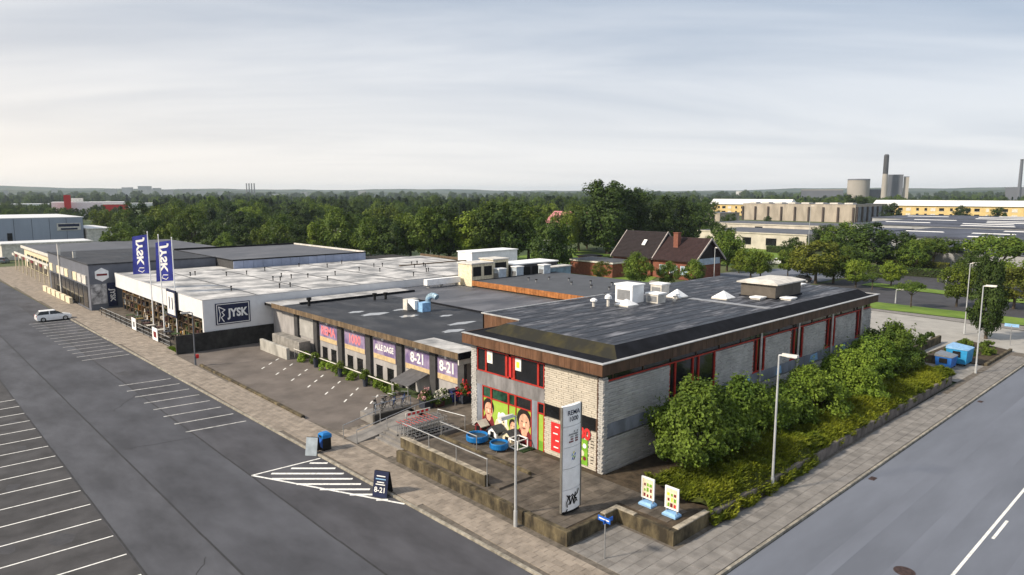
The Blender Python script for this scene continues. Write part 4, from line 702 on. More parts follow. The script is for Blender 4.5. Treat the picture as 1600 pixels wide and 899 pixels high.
# display goods under the fascia
gcol = [mat('goods_%d' % i, c, .7, scale=4) for i, c in enumerate(((.3, .14, .03), (.24, .21, .17), (.05, .08, .03), (.16, .18, .2), (.07, .03, .03), (.5, .48, .44), (.03, .035, .05), (.2, .15, .05)))]
for k in range(18):
    y = 81.5+1.95*k; t = thing('display_rack', 'wooden rack of garden goods under the white fascia, %s from the showroom corner' % ORD[k], 'display rack', (27.6, y, .35), 'racks under the white fascia')
    for s in (-.8, .8): M().box(27.0, 27.08, y+s-.04, y+s+.04, .35, 3.2).box(28.2, 28.28, y+s-.04, y+s+.04, .35, 3.2).build('upright', timber, t)
    for z in (1.1, 2.0, 2.9): M().box(27.0, 28.3, y-.85, y+.85, z, z+.05).build('shelf', timber, t)
    for j in range(12):
        z = (.35, 1.15, 2.05, 2.95)[j % 4]; yy = y-.8+random.random()*1.3; xx = 26.95+random.random()*.5; h_ = random.uniform(.25, .65); w_ = random.uniform(.2, .5)
        if j % 3: M().hull([(xx, yy, z), (xx+.4, yy, z), (xx+.4, yy+w_, z), (xx, yy+w_, z)], [(xx-.05, yy-.05, z+h_), (xx+.45, yy, z+h_), (xx+.4, yy+w_*1.2, z+h_), (xx, yy+w_, z+h_)]).build('goods', random.choice(gcol), t)
        else: M().cyl(xx+.2, yy+.15, z, z+h_, .16, 8, .2).build('goods', random.choice(gcol), t)
for k in range(12):
    y = 82.5+2.0*k; x = 25.3+random.uniform(-.3, .4); t = thing('garden_table_set', 'small garden table with chair behind the black fence, %s from the showroom corner' % ORD[k], 'furniture', (x, y, .35), 'garden sets on display'); M().box(x-.45, x+.45, y-.4, y+.4, 1.02, 1.07).build('table_top', random.choice(gcol), t)
    for sx in (-.4, .4):
        for sy in (-.35, .35): M().box(x+sx-.025, x+sx+.025, y+sy-.025, y+sy+.025, .35, 1.02).build('leg', black_m, t)
    c = random.choice(gcol); M().box(x+.5, x+.95, y-.22, y+.22, .78, .84).build('chair_seat', c, t); M().box(x+.92, x+.97, y-.22, y+.22, .84, 1.35).build('chair_back', c, t); M().box(x+.5, x+.55, y-.2, y-.15, .35, .78).box(x+.5, x+.55, y+.15, y+.2, .35, .78).box(x+.9, x+.95, y-.2, y-.15, .35, .78).box(x+.9, x+.95, y+.15, y+.2, .35, .78).build('chair_legs', black_m, t)
fc = thing('display_fence', 'black pipe fence with white banners along the showroom display', 'fence', (24, 95, .1)); M().tube((24, 83.5, 1.25), (23.5, 113, 1.25), .035).tube((24, 83.5, .75), (23.5, 113, .75), .025).tube((24, 83.5, .3), (23.5, 113, .3), .025).build('rails', galv, fc)
for k in range(13): y = 83.5+2.45*k; M().tube((24-.017*(y-83.5), y, .1), (24-.017*(y-83.5), y, 1.3), .04).build('post', black_m, fc)
for k in range(60): y = 83.7+.49*k; M().tube((24.02-.017*(y-83.5), y, .3), (24.02-.017*(y-83.5), y, 1.24), .014, 4).build('baluster', black_m, fc)
for k in range(12): y = 83.6+2.45*k; M().box(24.12, 24.16, y+.1, y+2.3, .12, .62).build('kick_board', pil, fc)
for y0, y1 in ((87.2, 89.2), (96.2, 98.0)): p = M().box(23.72, 23.78, y0, y1, .25, 1.75).build('banner', white_m, fc); M().box(23.71, 23.718, y0+.4, y1-.5, .6, 1.3).build('printed_block', maroon_p if y0 < 90 else grey_m, p)
# flags: blue cloth on white poles, seen from their backs
flag_b = mat('flag_blue', (.02, .03, .24), .7, var=.2, scale=1.5)
def flagpole(x, y, h, lab, flag=None):
    t = thing('flagpole', lab, 'flagpole', (x, y, .1), 'flagpoles before the showroom'); M().cyl(x, y, .1, h, .085, 10, .05).build('pole', white_m, t); M().cyl(x, y, h, h+.15, .09, 10, .04).build('finial', white_m, t)
    if flag:
        w, hh = 2.45, 4.9; ft = thing('flag', flag, 'flag', (x, y, h-.4), 'blue flags'); ft.location.z = h-.3-hh
        dx, dy = -_R.x*.95+_F0.x*.25, -_R.y*.95+_F0.y*.25; nv = Vector((-dy, dx, 0)); m = M(); n = 12; r_ = 8; ztop = h-.25
        def pt(u, v, off=0.0): return Vector((x, y, ztop)) + Vector((dx, dy, 0))*(.1+u*w) + nv*(.16*u*math.sin(u*5+v*2)+off) + Vector((0, 0, -v*hh-.35*u*(1-.4*v)))
        for i in range(n):
            for j in range(r_): m.poly([pt(i/n, j/r_), pt((i+1)/n, j/r_), pt((i+1)/n, (j+1)/r_), pt(i/n, (j+1)/r_)])
        cl_ = m.build('cloth', flag_b, ft)
        cu = text('JYSK', 'lettering', white_p, cl_, (0, 0, 0), (1, 0, 0), (0, 1, 0), 1.0, .04); me = cu.data; bm = bmesh.new(); bm.from_mesh(me); bmesh.ops.subdivide_edges(bm, edges=[e for e in bm.edges if e.calc_length() > .25], cuts=2); bm.to_mesh(me); bm.free()
        wl_ = _wloc(cl_)
        cc = [v.co + wl_ for v in me.vertices]; x0 = min(c.x for c in cc); x1 = max(c.x for c in cc)
        best = -.014 if nv.dot(Vector((x, y, 0))) > 0 else .014
        for v, c in zip(me.vertices, cc): v.co = pt(.5 + (c.y)*.62, .06 + .72*(c.x-x0)/(x1-x0), best) - wl_
        g = M()
        for a, b_ in zip(((.3, .84), (.62, .83), (.72, .9), (.45, .95)), ((.62, .83), (.72, .9), (.45, .95), (.3, .9))):
            p0, p1 = pt(*a, best), pt(*b_, best); g.poly([p0, p1, p1+Vector((0, 0, -.09)), p0+Vector((0, 0, -.09))])
        g.build('bird_emblem', white_p, cl_)
flagpole(25.5, 95.0, 12.7, 'leftmost white flagpole before the showroom', 'blue JYSK flag seen from behind, on the left pole'); flagpole(25.1, 89.2, 12.6, 'middle white flagpole carrying no flag'); flagpole(26.6, 89.3, 12.2, 'rightmost white flagpole before the showroom', 'blue JYSK flag seen from behind, on the right pole')
sb = thing('hanging_sign', 'navy square sign with white border hung before the white fascia', 'sign', (26.3, 91, 3.3)); p = M().box(26.25, 26.35, 88.3, 91.6, 2.6, 5.9).build('board', navy_p, sb)
for a in ((88.5, 91.4, 2.85, 3.05), (88.5, 91.4, 5.4, 5.6), (88.5, 88.7, 3.05, 5.4), (91.2, 91.4, 3.05, 5.4)): M().box(26.235, 26.245, a[0], a[1], a[2], a[3]).build('border', white_p, p)
M().box(26.235, 26.245, 88.7, 91.2, 3.05, 5.4).build('sign_face', white_p, p)
for y in (89.2, 90.3): M().box(26.222, 26.232, y, y+.35, 3.5, 5.0).build('printed_bar', navy_p, p)
for y in (88.3, 91.5): M().box(26.36, 26.44, y, y+.1, .3, 5.9).build('post', black_m, sb)
# ------------------------------------------------------------------ grey shop with hexagonal sign, blue-walled hall
grey_bl = mat('blue_grey_cladding', (.13, .14, .17), .6, var=.1, scale=1); blue_pan = mat('pale_blue_panel', (.27, .31, .42), .6, var=.12, scale=.6, rnd=.15)
gs = thing('grey_shop', 'blue-grey shop with white hexagonal sign left of the showroom', 'shop', (25, 119, 0)); M().box(23.4, 42, 118.5, 150, 0, 6.9).build('wall', grey_bl, gs); M().poly([(23.4, 118.5, 6.92), (42, 118.5, 6.92), (42, 150, 6.92), (23.4, 150, 6.92)]).box(23.3, 42, 118.4, 118.6, 6.9, 7.1).box(23.3, 23.5, 118.6, 150, 6.9, 7.1).build('roof', felt_mid, gs)
hx = M().prism([(25.1+1.05*math.cos(math.pi/6+k*math.pi/3), 5.4+1.05*math.sin(math.pi/6+k*math.pi/3)) for k in range(6)], 0, .06); hx.v = [Vector((v.x, 118.5-v.z-.02, v.y)) for v in hx.v]; h_ = hx.build('hexagon_sign', white_m, gs); M().box(24.4, 25.8, 118.39, 118.415, 5.25, 5.55).build('printed_name', maroon_p, h_)
M().box(23.5, 25.6, 118.4, 118.48, 1.0, 4.0).build('photo_panel', mat('photo_print', (.1, .1, .11), .5, col2=(.6, .6, .62), scale=1.2), gs); vb = M().box(25.7, 26.9, 118.3, 118.42, .5, 4.1).build('vertical_banner', navy_p, gs); text('JYSK', 'lettering', white_p, vb, (26.3, 118.28, 2.2), (0, 0, -1), (1, 0, 0), .95, .03)
for k in range(9): M().box(23.32, 23.395, 120+3.2*k, 122.6+3.2*k, .3, 3.6).build('shop_window', glass, gs); M().box(23.2, 23.38, 120+3.2*k, 122.6+3.2*k, 3.9, 5.2).build('shop_sign', random.choice((white_d, cream_p, grey_m)), gs)
bh = thing('blue_hall', 'long dark-roofed hall with pale blue panelled upper walls behind the showroom', 'building', (55, 112, 0)); M().box(42.1, 66, 111.2, 140, 0, 6.8).build('wall', pil, bh)
for k in range(15): M().box(42.1+1.6*k+.02, 43.7+1.6*k-.02, 111.05, 111.2, 5.3, 6.85).build('wall_panel', blue_pan, bh)
M().poly([(42, 111, 6.87), (66.1, 111, 6.87), (66.1, 140, 6.87), (42, 140, 6.87)]).build('roof', felt_lt, bh); M().box(42, 66.1, 111, 111.25, 6.88, 7.05).box(42, 42.2, 111.25, 140, 6.88, 7.0).box(42, 66.1, 139.8, 140, 6.88, 7.2).build('roof_edge', black_m, bh); M().box(65.9, 66.2, 111.25, 139.8, 6.88, 7.15).build('roof_edge', white_d, bh)
fs = thing('far_shop_row', 'row of low dark-roofed shops with cream walls at the far end of the lot', 'shop', (27, 165, 0)); M().box(27.2, 60, 150.2, 205, 0, 4.8).build('wall', cream_p, fs); M().box(26.8, 60.2, 150.1, 205.4, 4.8, 5.1).build('roof', felt_lt, fs); M().box(26.6, 26.79, 150, 205.5, 4.5, 5.1).build('roof_edge', white_d, fs)
for k in range(10): M().box(27.1, 27.19, 152+5*k, 155.6+5*k, .2, 3.2).build('shop_window', glass, fs)
pg_ = thing('pergola', 'pale timber pergola with red trimmed beam before the far shops', 'pergola', (24.2, 172, 0)); M().box(24.0, 24.2, 155, 196, 3.9, 4.3).box(24.2, 27, 155, 155.2, 3.9, 4.2).build('beam', white_d, pg_)
for k in range(9): M().box(24.0, 24.18, 155.1+5*k, 155.3+5*k, .1, 3.9).build('post', cream_p, pg_); M().box(23.94, 23.99, 156+5*k, 158.6+5*k, 3.3, 3.85).build('sign_board', maroon_p if k % 2 else white_d, pg_)
for (x, y, h, lab) in ((23.4, 139.6, 9.0, 'tall white square post, left of the pair by the far shops'), (24.6, 134.0, 8.0, 'tall white square post, right of the pair by the far shops')):
    t = thing('banner_post', lab, 'post', (x, y, .1), 'white square posts'); M().box(x-.22, x+.22, y-.22, y+.22, .1, h).build('shaft', white_d, t); M().box(x-.24, x+.24, y-.24, y+.24, h, h+.1).build('cap', grey_m, t)
cw = thing('planter_wall', 'cream block planter walls along the far pavement', 'wall', (22.4, 138, 0))
for k in range(6): M().bbox(22.3-.05*k, 22.75-.05*k, 128+3.6*k, 131+3.6*k, .1, 1.1, .03).build('wall_block', cream_p, cw)
# ------------------------------------------------------------------ car
carw = mat('car_white', (.72, .73, .75), .25, var=.03, scale=1); carb = mat('car_black', (.015, .016, .018), .25, scale=1); carg = mat('car_grey', (.2, .22, .25), .3, scale=1); tyre = mat('tyre', (.015, .015, .015), .9, scale=4)
def car(lab, x, y, rz, paintm, z=0.0):
    t = thing('parked_car', lab, 'car', (x, y, z), 'parked cars'); L = 4.25
    def sec(px, w, zb, zt): return [(px, -w, zb), (px, w, zb), (px, w*1.0, (zb+zt)/2), (px, w*.9, zt), (px, -w*.9, zt), (px, -w, (zb+zt)/2)]
    st = [(-2.1, .72, .35, .8), (-2.0, .84, .22, .95), (-1.2, .89, .2, 1.0), (.6, .89, .2, .98), (1.3, .87, .2, .9), (1.95, .8, .24, .75), (2.12, .68, .34, .62)]; m = M(); ss_ = [sec(*a) for a in st]; i0 = len(m.v)
    for s in ss_: m.v += [Vector(q) for q in s]
    for a in range(len(ss_)-1):
        for k in range(6): m.f.append((a*6+k, a*6+(k+1) % 6, (a+1)*6+(k+1) % 6, (a+1)*6+k))
    m.f += [(5, 4, 3, 2, 1, 0), tuple((len(ss_)-1)*6+k for k in range(6))]; body = m.xf(rz, (x, y, z)).build('body', paintm, t, smooth=False)
    a = [(-1.98, -.76, .95), (1.15, -.76, .93), (1.15, .76, .93), (-1.98, .76, .95)]; b_ = [(-1.55, -.58, 1.44), (.25, -.58, 1.46), (.25, .58, 1.46), (-1.55, .58, 1.44)]
    M().hull(a, b_).xf(rz, (x, y, z)).build('glasshouse', glass, t); M().hull([(-1.62, -.6, 1.44), (.28, -.6, 1.46), (.28, .6, 1.46), (-1.62, .6, 1.44)], [(-1.5, -.5, 1.5), (.15, -.5, 1.52), (.15, .5, 1.52), (-1.5, .5, 1.5)]).xf(rz, (x, y, z)).build('roof', paintm, t)
    for px in (-.5, ):
        for s in (-1, 1): M().hull([(px-.06, s*.775, .95), (px+.06, s*.775, .95), (px+.06, s*.74, .95), (px-.06, s*.74, .95)], [(px-.06, s*.6, 1.46), (px+.06, s*.6, 1.46), (px+.06, s*.56, 1.46), (px-.06, s*.56, 1.46)]).xf(rz, (x, y, z)).build('door_pillar', paintm, t)
    for wx in (-1.3, 1.3):
        for s in (-1, 1):
            w = M().tube((wx, s*.72, .32), (wx, s*.9, .32), .33, 16).xf(rz, (x, y, z)).build('wheel', tyre, t); M().tube((wx, s*.9, .32), (wx, s*.915, .32), .2, 12).xf(rz, (x, y, z)).build('rim', galv, w)
    for s in (-1, 1): M().box(1.98, 2.1, s*.42, s*.7, .56, .72).xf(rz, (x, y, z)).build('headlight', white_p, t); M().box(-2.09, -2.0, s*.5, s*.74, .72, .92).xf(rz, (x, y, z)).build('tail_light', red_p, t)
    return t
car('white hatchback parked nose to the kerb in the left car park', 17.7, 113.6, 0.0, carw); q = P(1250, 441); car('black car parked on the street behind the corner shop', q.x, q.y, 1.9, carb); q = P(1213, 413); car('white car half hidden behind the rear street trees', q.x, q.y, 2.0, carw); q = P(6, 411); car('dark grey car at the far left end of the shops', q.x, q.y, 1.2, carg)
# ------------------------------------------------------------------ waste containers by the side street
def dumpster(x, y, w, d, h, lab, m_):
    t = thing('waste_container', lab, 'waste container', (x, y, .15), 'blue waste containers'); M().hull([(x-w/2+.1, y-d/2+.1, .3), (x+w/2-.1, y-d/2+.1, .3), (x+w/2-.1, y+d/2-.1, .3), (x-w/2+.1, y+d/2-.1, .3)], [(x-w/2, y-d/2, h), (x+w/2, y-d/2, h), (x+w/2, y+d/2, h), (x-w/2, y+d/2, h)]).build('body', m_, t)
    M().hull([(x-w/2-.04, y-d/2-.04, h), (x+w/2+.04, y-d/2-.04, h), (x+w/2+.04, y+d/2+.04, h), (x-w/2-.04, y+d/2+.04, h)], [(x-w/2-.04, y-d/2+.1, h+.06), (x+w/2+.04, y-d/2+.1, h+.06), (x+w/2+.04, y+d/2+.04, h+.28), (x-w/2-.04, y+d/2+.04, h+.28)]).build('lid', sky_p if h > 1.5 else grey_m, t)
    M().box(x-w/2-.01-.012, x-w/2-.002+.0, y-.35, y+.35, h*.55, h*.9).build('flap', black_m, t)
    for sx in (-1, 1):
        for sy in (-1, 1): M().tube((x+sx*(w/2-.2)-.04, y+sy*(d/2-.2), .22), (x+sx*(w/2-.2)+.04, y+sy*(d/2-.2), .22), .1, 8).build('wheel', black_m, t)
dumpster(78.6, 20.6, 2.0, 1.5, 1.35, 'dark blue low waste container nearest the planting', mat('dumpster_blue', (.02, .12, .42), .5, scale=2)); dumpster(81.6, 20.2, 2.4, 1.9, 1.75, 'light blue waste container with dark flap beside the lamp', mat('dumpster_light', (.03, .26, .52), .5, scale=2))
# ------------------------------------------------------------------ brick house
brick_r = mat('red_brick', (.19, .07, .045), .85, var=.25, scale=2, isl=.2); tile_d = mat('dark_tiles', (.022, .016, .017), .75, var=.25, scale=1.5); tile_r = mat('brown_tiles', (.034, .018, .018), .75, var=.25, scale=1.5); gutter = mat('pale_verge', (.42, .38, .36), .7, scale=2)
hs = thing('brick_house', 'red brick house with two dark tiled gables and a chimney', 'house', (126.7, 88, 0)); HX0, HX1, HR = 121.4, 132.0, 126.7
def gable(y0, y1, ridge, eave, tm):
    M().box(HX0+.3, HX1-.3, y0+.4, y1, 0, eave-.1).build('wall', brick_r, hs); M().poly([(HX0+.3, y0+.4, eave-.1), (HX1-.3, y0+.4, eave-.1), (HR, y0+.4, ridge-.25)]).build('gable', tile_d, hs)
    r = thing_part = None
    for s, xe in ((-1, HX0-.4), (1, HX1+.4)):
        p = M().hull([(HR, y0-.3, ridge), (HR, y1, ridge), (HR, y1, ridge-.18), (HR, y0-.3, ridge-.18)], [(xe, y0-.3, eave), (xe, y1, eave), (xe, y1, eave-.18), (xe, y0-.3, eave-.18)]).build('roof_slope', tm, hs)
        d = (Vector((xe, 0, eave))-Vector((HR, 0, ridge))).normalized(); n_ = 20; c = M()
        for k in range(n_): t0 = k/n_; a = Vector((HR, 0, ridge)).lerp(Vector((xe, 0, eave)), t0); b_ = Vector((HR, 0, ridge)).lerp(Vector((xe, 0, eave)), (k+1)/n_); nn = Vector((-d.z, 0, d.x)); nn = nn if nn.z > 0 else -nn; c.poly([(a.x+nn.x*.01, y0-.3, a.z+nn.z*.01), (a.x+nn.x*.01, y1, a.z+nn.z*.01), (b_.x+nn.x*.06, y1, b_.z+nn.z*.06), (b_.x+nn.x*.06, y0-.3, b_.z+nn.z*.06)]).poly([(b_.x+nn.x*.06, y0-.3, b_.z+nn.z*.06), (b_.x+nn.x*.06, y1, b_.z+nn.z*.06), (b_.x, y1, b_.z), (b_.x, y0-.3, b_.z)])
        c.build('tile_courses', tm, p, kind='stuff')
        M().hull([(HR, y0-.45, ridge+.12), (HR, y0-.28, ridge+.12), (HR, y0-.28, ridge-.25), (HR, y0-.45, ridge-.25)], [(xe, y0-.45, eave+.12), (xe, y0-.28, eave+.12), (xe, y0-.28, eave-.25), (xe, y0-.45, eave-.25)]).build('verge_board', gutter, p)
gable(77.2, 87.7, 8.4, 3.9, tile_r); gable(87.9, 98.6, 9.3, 3.9, tile_d)
for s in ((HR, 1), ): M().hull([(HR, 98.6, 9.42), (HR, 98.75, 9.42), (HR, 98.75, 9.05), (HR, 98.6, 9.05)], [(HX0-.4, 98.6, 4.02), (HX0-.4, 98.75, 4.02), (HX0-.4, 98.75, 3.65), (HX0-.4, 98.6, 3.65)]).build('verge_board', gutter, hs)
ch = M().box(124.0, 125.1, 83.2, 84.3, 5.5, 9.3).build('chimney', mat('chimney_brick', (.2, .08, .055), .85, scale=3), hs); M().box(123.9, 125.2, 83.1, 84.4, 9.3, 9.45).build('chimney_cap', brick_r, ch)
M().hull([(123.4, 91.2, 6.4), (124.4, 91.2, 7.45), (124.4, 92.0, 7.45), (123.4, 92.0, 6.4)], [(123.3, 91.2, 6.55), (124.3, 91.2, 7.6), (124.3, 92.0, 7.6), (123.3, 92.0, 6.55)]).build('skylight', white_m, hs)
M().box(HX0+.9, HX1-.9, 77.45, 77.55, 3.0, 4.3).build('gable_glazing', mat('pale_glazing', (.4, .48, .58), .3, scale=1), hs)
for y in (79, 81.6, 84.2): w = M().box(HX0+.2, HX0+.28, y, y+1.7, 1.0, 2.8).build('window', mat('window_blue', (.3, .4, .5), .2, scale=1), hs); M().box(HX0+.14, HX0+.2, y+.8, y+.9, 1.0, 2.8).box(HX0+.14, HX0+.2, y-.08, y, 1.0, 2.8).box(HX0+.14, HX0+.2, y+1.7, y+1.78, 1.0, 2.8).build('frame', white_m, w)
an = thing('brick_annex', 'flat-roofed red brick annex with white edge left of the brick house', 'building', (114, 98, 0)); M().box(113.5, 121, 92, 104, 0, 2.9).build('wall', brick_r, an); M().box(113.2, 121.2, 91.7, 104.3, 2.9, 3.2).build('roof_edge', white_d, an); M().box(113.4, 121, 91.9, 104.1, 3.21, 3.3).build('roof', felt_grey, an)
bk = thing('brick_kiosk', 'small brick kiosk with blue doors on the lawn', 'kiosk', P(918, 420)); q = P(918, 420); M().box(q.x-1.6, q.x+3, q.y-1.6, q.y+1.6, 0, 2.9).build('wall', mat('tan_brick', (.3, .15, .07), .85, scale=2), bk); M().box(q.x-1.9, q.x+3.3, q.y-1.9, q.y+1.9, 2.9, 3.2).build('roof', felt_b, bk); M().box(q.x-1.66, q.x-1.6, q.y-1.3, q.y+1.3, .6, 2.0).build('door', blue_p, bk)
# ------------------------------------------------------------------ buildings across the road
def block(nm, lab, cat, x0, x1, y0, y1, h, wm, rm, wins=(), edge=None, z=0, rz=.25):
    t = thing(nm, lab, cat, ((x0+x1)/2, (y0+y1)/2, z)); M().box(x0, x1, y0, y1, z, h).build('wall', wm, t); M().box(x0-rz, x1+rz, y0-rz, y1+rz, h, h+.35).build('roof_edge', edge or wm, t); M().box(x0, x1, y0, y1, h+.36, h+.45).build('roof', rm, t)
    for (f, a, b_, za, zb) in wins:
        if f == 'x': w = M().box(x0-.06, x0-.005, a, b_, za, zb).build('window', glass, t); M().box(x0-.12, x0-.06, a-.08, b_+.08, za-.1, za).build('sill', white_d, w)
        else: w = M().box(a, b_, y0-.06, y0-.005, za, zb).build('window', glass, t); M().box(a-.08, b_+.08, y0-.12, y0-.06, za-.1, za).build('sill', white_d, w)
    return t
off_w = mat('off_white_wall', (.5, .47, .41), .8, var=.15, scale=.4); conc_p = mat('pale_panel_concrete', (.36, .32, .27), .85, var=.2, scale=.3, stretch=(1, 1, .3)); rib_m = mat('dark_rib', (.07, .055, .05), .8, scale=.5); yellow_b = mat('yellow_brick', (.58, .44, .2), .85, var=.12, scale=.3); roof_wh = mat('white_sheet_roof', (.68, .69, .7), .5, var=.06, scale=.1)
sc = block('school', 'white low school building with two dark windows beyond the street trees', 'building', 208, 236, 94, 131.5, 4.9, off_w, felt_lt, [('x', 103.5, 107, 1.3, 3.6), ('x', 112, 115, 1.3, 3.6), ('x', 120, 123, 1.3, 3.6)])
block('school_wing', 'upper white wing behind the low school', 'building', 240, 262, 103, 146, 6.2, off_w, felt_lt, [('x', 125, 128, 4.2, 5.6)]); block('school_extension', 'grey-roofed school extension at the right of the white school', 'building', 214, 240, 78, 93.5, 4.0, pil, felt_lt, [], white_d)
hl = block('sports_hall', 'big pale concrete sports hall with dark vertical ribs', 'building', 440, 492, 170, 244, 10.6, conc_p, felt_lt, [], None, 0, .1)
for k in range(9): y = 171+9.1*k; M().box(439.1, 439.98, y-.5, y+.5, .0, 9.2).build('rib', rib_m, hl)
for k in range(7): x = 441+8.2*k; M().box(x, x+1.2, 169.1, 169.98, 0, 9.6).build('rib', rib_m, hl); M().box(x+1.8, x+7.2, 169.6, 169.98, .5, 9.4).build('wall_panel', conc_blue, hl)  # blue-grey panels put the shade of this side into the wall colour
for k in range(8): M().box(446, 452, 174+9.1*k, 179+9.1*k, 11.06, 11.9).build('rooflight', white_d, hl)
block('hall_wing', 'low concrete wing with dark ribs left of the sports hall', 'building', 330, 350, 196, 216, 7.0, conc_p, felt_lt, [('x', 199, 201, 3, 6.4), ('x', 204, 205, 3, 6.4), ('x', 208, 209, 3, 6.4)])
def flats(lab, x0, y0, y1, h, ridge, dp=12):
    t = thing('apartment_block', lab, 'apartment block', (x0, (y0+y1)/2, 0), 'yellow apartment blocks'); M().box(x0, x0+dp, y0, y1, 0, h).build('wall', yellow_b, t)
    M().hull([(x0-1, y0-1, h), (x0+dp+1, y0-1, h), (x0+dp+1, y1+1, h), (x0-1, y1+1, h)], [(x0+dp*.45, y0-.5, ridge), (x0+dp*.55, y0-.5, ridge), (x0+dp*.55, y1+.5, ridge), (x0+dp*.45, y1+.5, ridge)]).build('roof', roof_wh, t)
    n = int((y1-y0)/5.2)
    for k in range(n):
        for z in (h-7.3, h-3.4):
            y = y0+2+5.2*k; big = (k % 4) in (1, 2); w = M().box(x0-.08, x0-.01, y, y+(3.0 if big else 1.6), z, z+1.9).build('window', glass if k % 3 else white_d, t); M().box(x0-.15, x0-.08, y-.1, y+(3.1 if big else 1.7), z-.2, z).build('sill', white_d, w)
flats('long yellow brick apartment block with white roof at the right edge', 540, 60, 196, 9.2, 13.0); flats('yellow brick apartment block showing behind the left end of the sports hall', 520, 250, 318, 9.0, 13.2)
shed_r = mat('blue_grey_shed_roof', (.085, .095, .125), .95, var=.3, scale=.08, spec=.1)
for (lab, x0, x1, y0, y1, h, n) in (('nearest low grey industrial shed beyond the carriageway hedge', 182, 222, 28, 62, 4.2, 4), ('low dark shed with white rooflight ridges in the middle of the estate', 228, 290, 25, 84, 4.6, 6), ('far low shed with white rooflight ridges before the yellow flats', 300, 372, 30, 118, 5.0, 8), ('long low shed right below the yellow flats', 385, 450, 40, 140, 5.0, 6), ('low pale shed behind the road trees left of the estate', 236, 276, 86, 100, 4.6, 3)):
    t = block('industrial_shed', lab, 'shed', x0, x1, y0, y1, h, mat('shed_wall', (.33, .34, .36), .7, var=.15, scale=.2), shed_r, [], shed_r); t['group'] = 'estate sheds'
    for k in range(n//2):
        x = x0+(x1-x0)*(k*2+.8)/n
        for q in range(2+k % 2):
            ya = y0+3+(y1-y0)*.33*q+4*(k % 2); yb = ya+(y1-y0)*.2
            M().hull([(x-.5, ya, h+.45), (x+.5, ya, h+.45), (x+.5, yb, h+.45), (x-.5, yb, h+.45)], [(x-.15, ya+.4, h+.66), (x+.15, ya+.4, h+.66), (x+.15, yb-.4, h+.66), (x-.15, yb-.4, h+.66)]).build('rooflight_ridge', roof_wh, t)
block('pale_house', 'small cream house wall among the right-hand trees', 'house', 188, 194, 62, 68, 3.6, cream_p, felt_grey)
pr_ = thing('pink_roof_house', 'house with pinkish red roof glimpsed behind the poplar', 'house', (232, 212, 0)); M().box(228, 242, 205, 224, 0, 4.2).build('wall', off_w, pr_); M().hull([(227, 204, 4.2), (243, 204, 4.2), (243, 225, 4.2), (227, 225, 4.2)], [(234.5, 204, 9.6), (235.5, 204, 9.6), (235.5, 225, 9.6), (234.5, 225, 9.6)]).build('roof', mat('pink_tiles', (.42, .17, .18), .7, var=.12, scale=.4), pr_)
# ------------------------------------------------------------------ left-hand distance
metal_b = mat('blue_grey_sheet', (.30, .34, .42), .5, var=.1, scale=.15, stretch=(1, 1, .2), rnd=.1)
gh = thing('warehouse', 'large blue-grey sheet metal warehouse at the left edge', 'warehouse', (30, 283, 0)); M().box(-40, 55.5, 283.1, 330, 0, 9.2).build('wall', pil, gh); M().box(-40.2, 55.8, 283, 330, 9.25, 9.5).build('roof', roof_wh, gh)
for k in range(19): M().box(-39.9+5.02*k, -35.0+5.02*k, 282.95, 283.1, 0.2, 9.2).build('wall_panel', metal_b, gh)
s_ = M().box(47.5, 54.6, 282.8, 282.94, 4.9, 7.4).build('sign', white_d, gh); M().box(47.9, 54.2, 282.74, 282.79, 6.2, 7.1).box(48.6, 53.6, 282.74, 282.79, 5.1, 5.7).build('lettering', navy_p, s_); M().box(33.3, 34.7, 282.8, 282.94, .2, 4.5).build('door', black_m, gh)
block('white_annex', 'white annex with blue doors at the right end of the warehouse', 'building', 56, 64, 281, 310, 5.0, white_d, roof_wh, [('y', 60.6, 61.4, .5, 4.3), ('y', 62.2, 63, .5, 4.3)]); block('white_depot', 'long low white depot wall in front of the warehouse', 'building', 25, 46, 225, 236, 4.0, white_d, roof_wh)
def at(px, py, d): return PD(px, py, d)
def farbox(nm, lab, cat, px0, px1, ytop, d, m_, rm=None, dep=20, zb=0, grp=None):
    a, b_ = PD(px0, ytop, d), PD(px1, ytop, d); u = Vector((b_.x-a.x, b_.y-a.y, 0)); n_ = Vector((a.x+b_.x, a.y+b_.y, 0)).normalized()*dep; zt = (a.z+b_.z)/2
    t = thing(nm, lab, cat, (a.x, a.y, zb), grp); lo = [(a.x, a.y), (b_.x, b_.y), (b_.x+n_.x, b_.y+n_.y), (a.x+n_.x, a.y+n_.y)]; M().prism(lo, zb, zt).build('wall', m_, t); M().prism([(p_[0]+(p_[0]-(a.x+b_.x)/2)*.01, p_[1]) for p_ in lo], zt, zt+max(.3, d*.0008)).build('roof', rm or m_, t); return t
farbox('pavilion', 'white and red roadside pavilion in the left distance', 'building', 80, 196, 317, 600, white_m, white_m, 30, 0); farbox('red_tower', 'tall red tower on the roadside pavilion', 'tower', 99, 110, 306, 590, red_p, red_p, 6, 0); farbox('white_tower', 'short white block behind the red tower', 'building', 111, 130, 311, 615, white_d, white_d, 12); farbox('red_wing', 'red low wing right of the roadside pavilion', 'building', 160, 200, 320, 575, red_p, white_d, 18)
farbox('greenhouse', 'long pale greenhouse roof across the left distance', 'greenhouse', -60, 240, 319.5, 1000, roof_wh, roof_wh, 40); farbox('greenhouse', 'long pale roof right of the wooded left distance', 'greenhouse', 236, 330, 318, 1050, roof_wh, roof_wh, 40)
hm = mat('far_house_wall', (.5, .5, .5), .8, var=.15, scale=.02, rnd=.4)
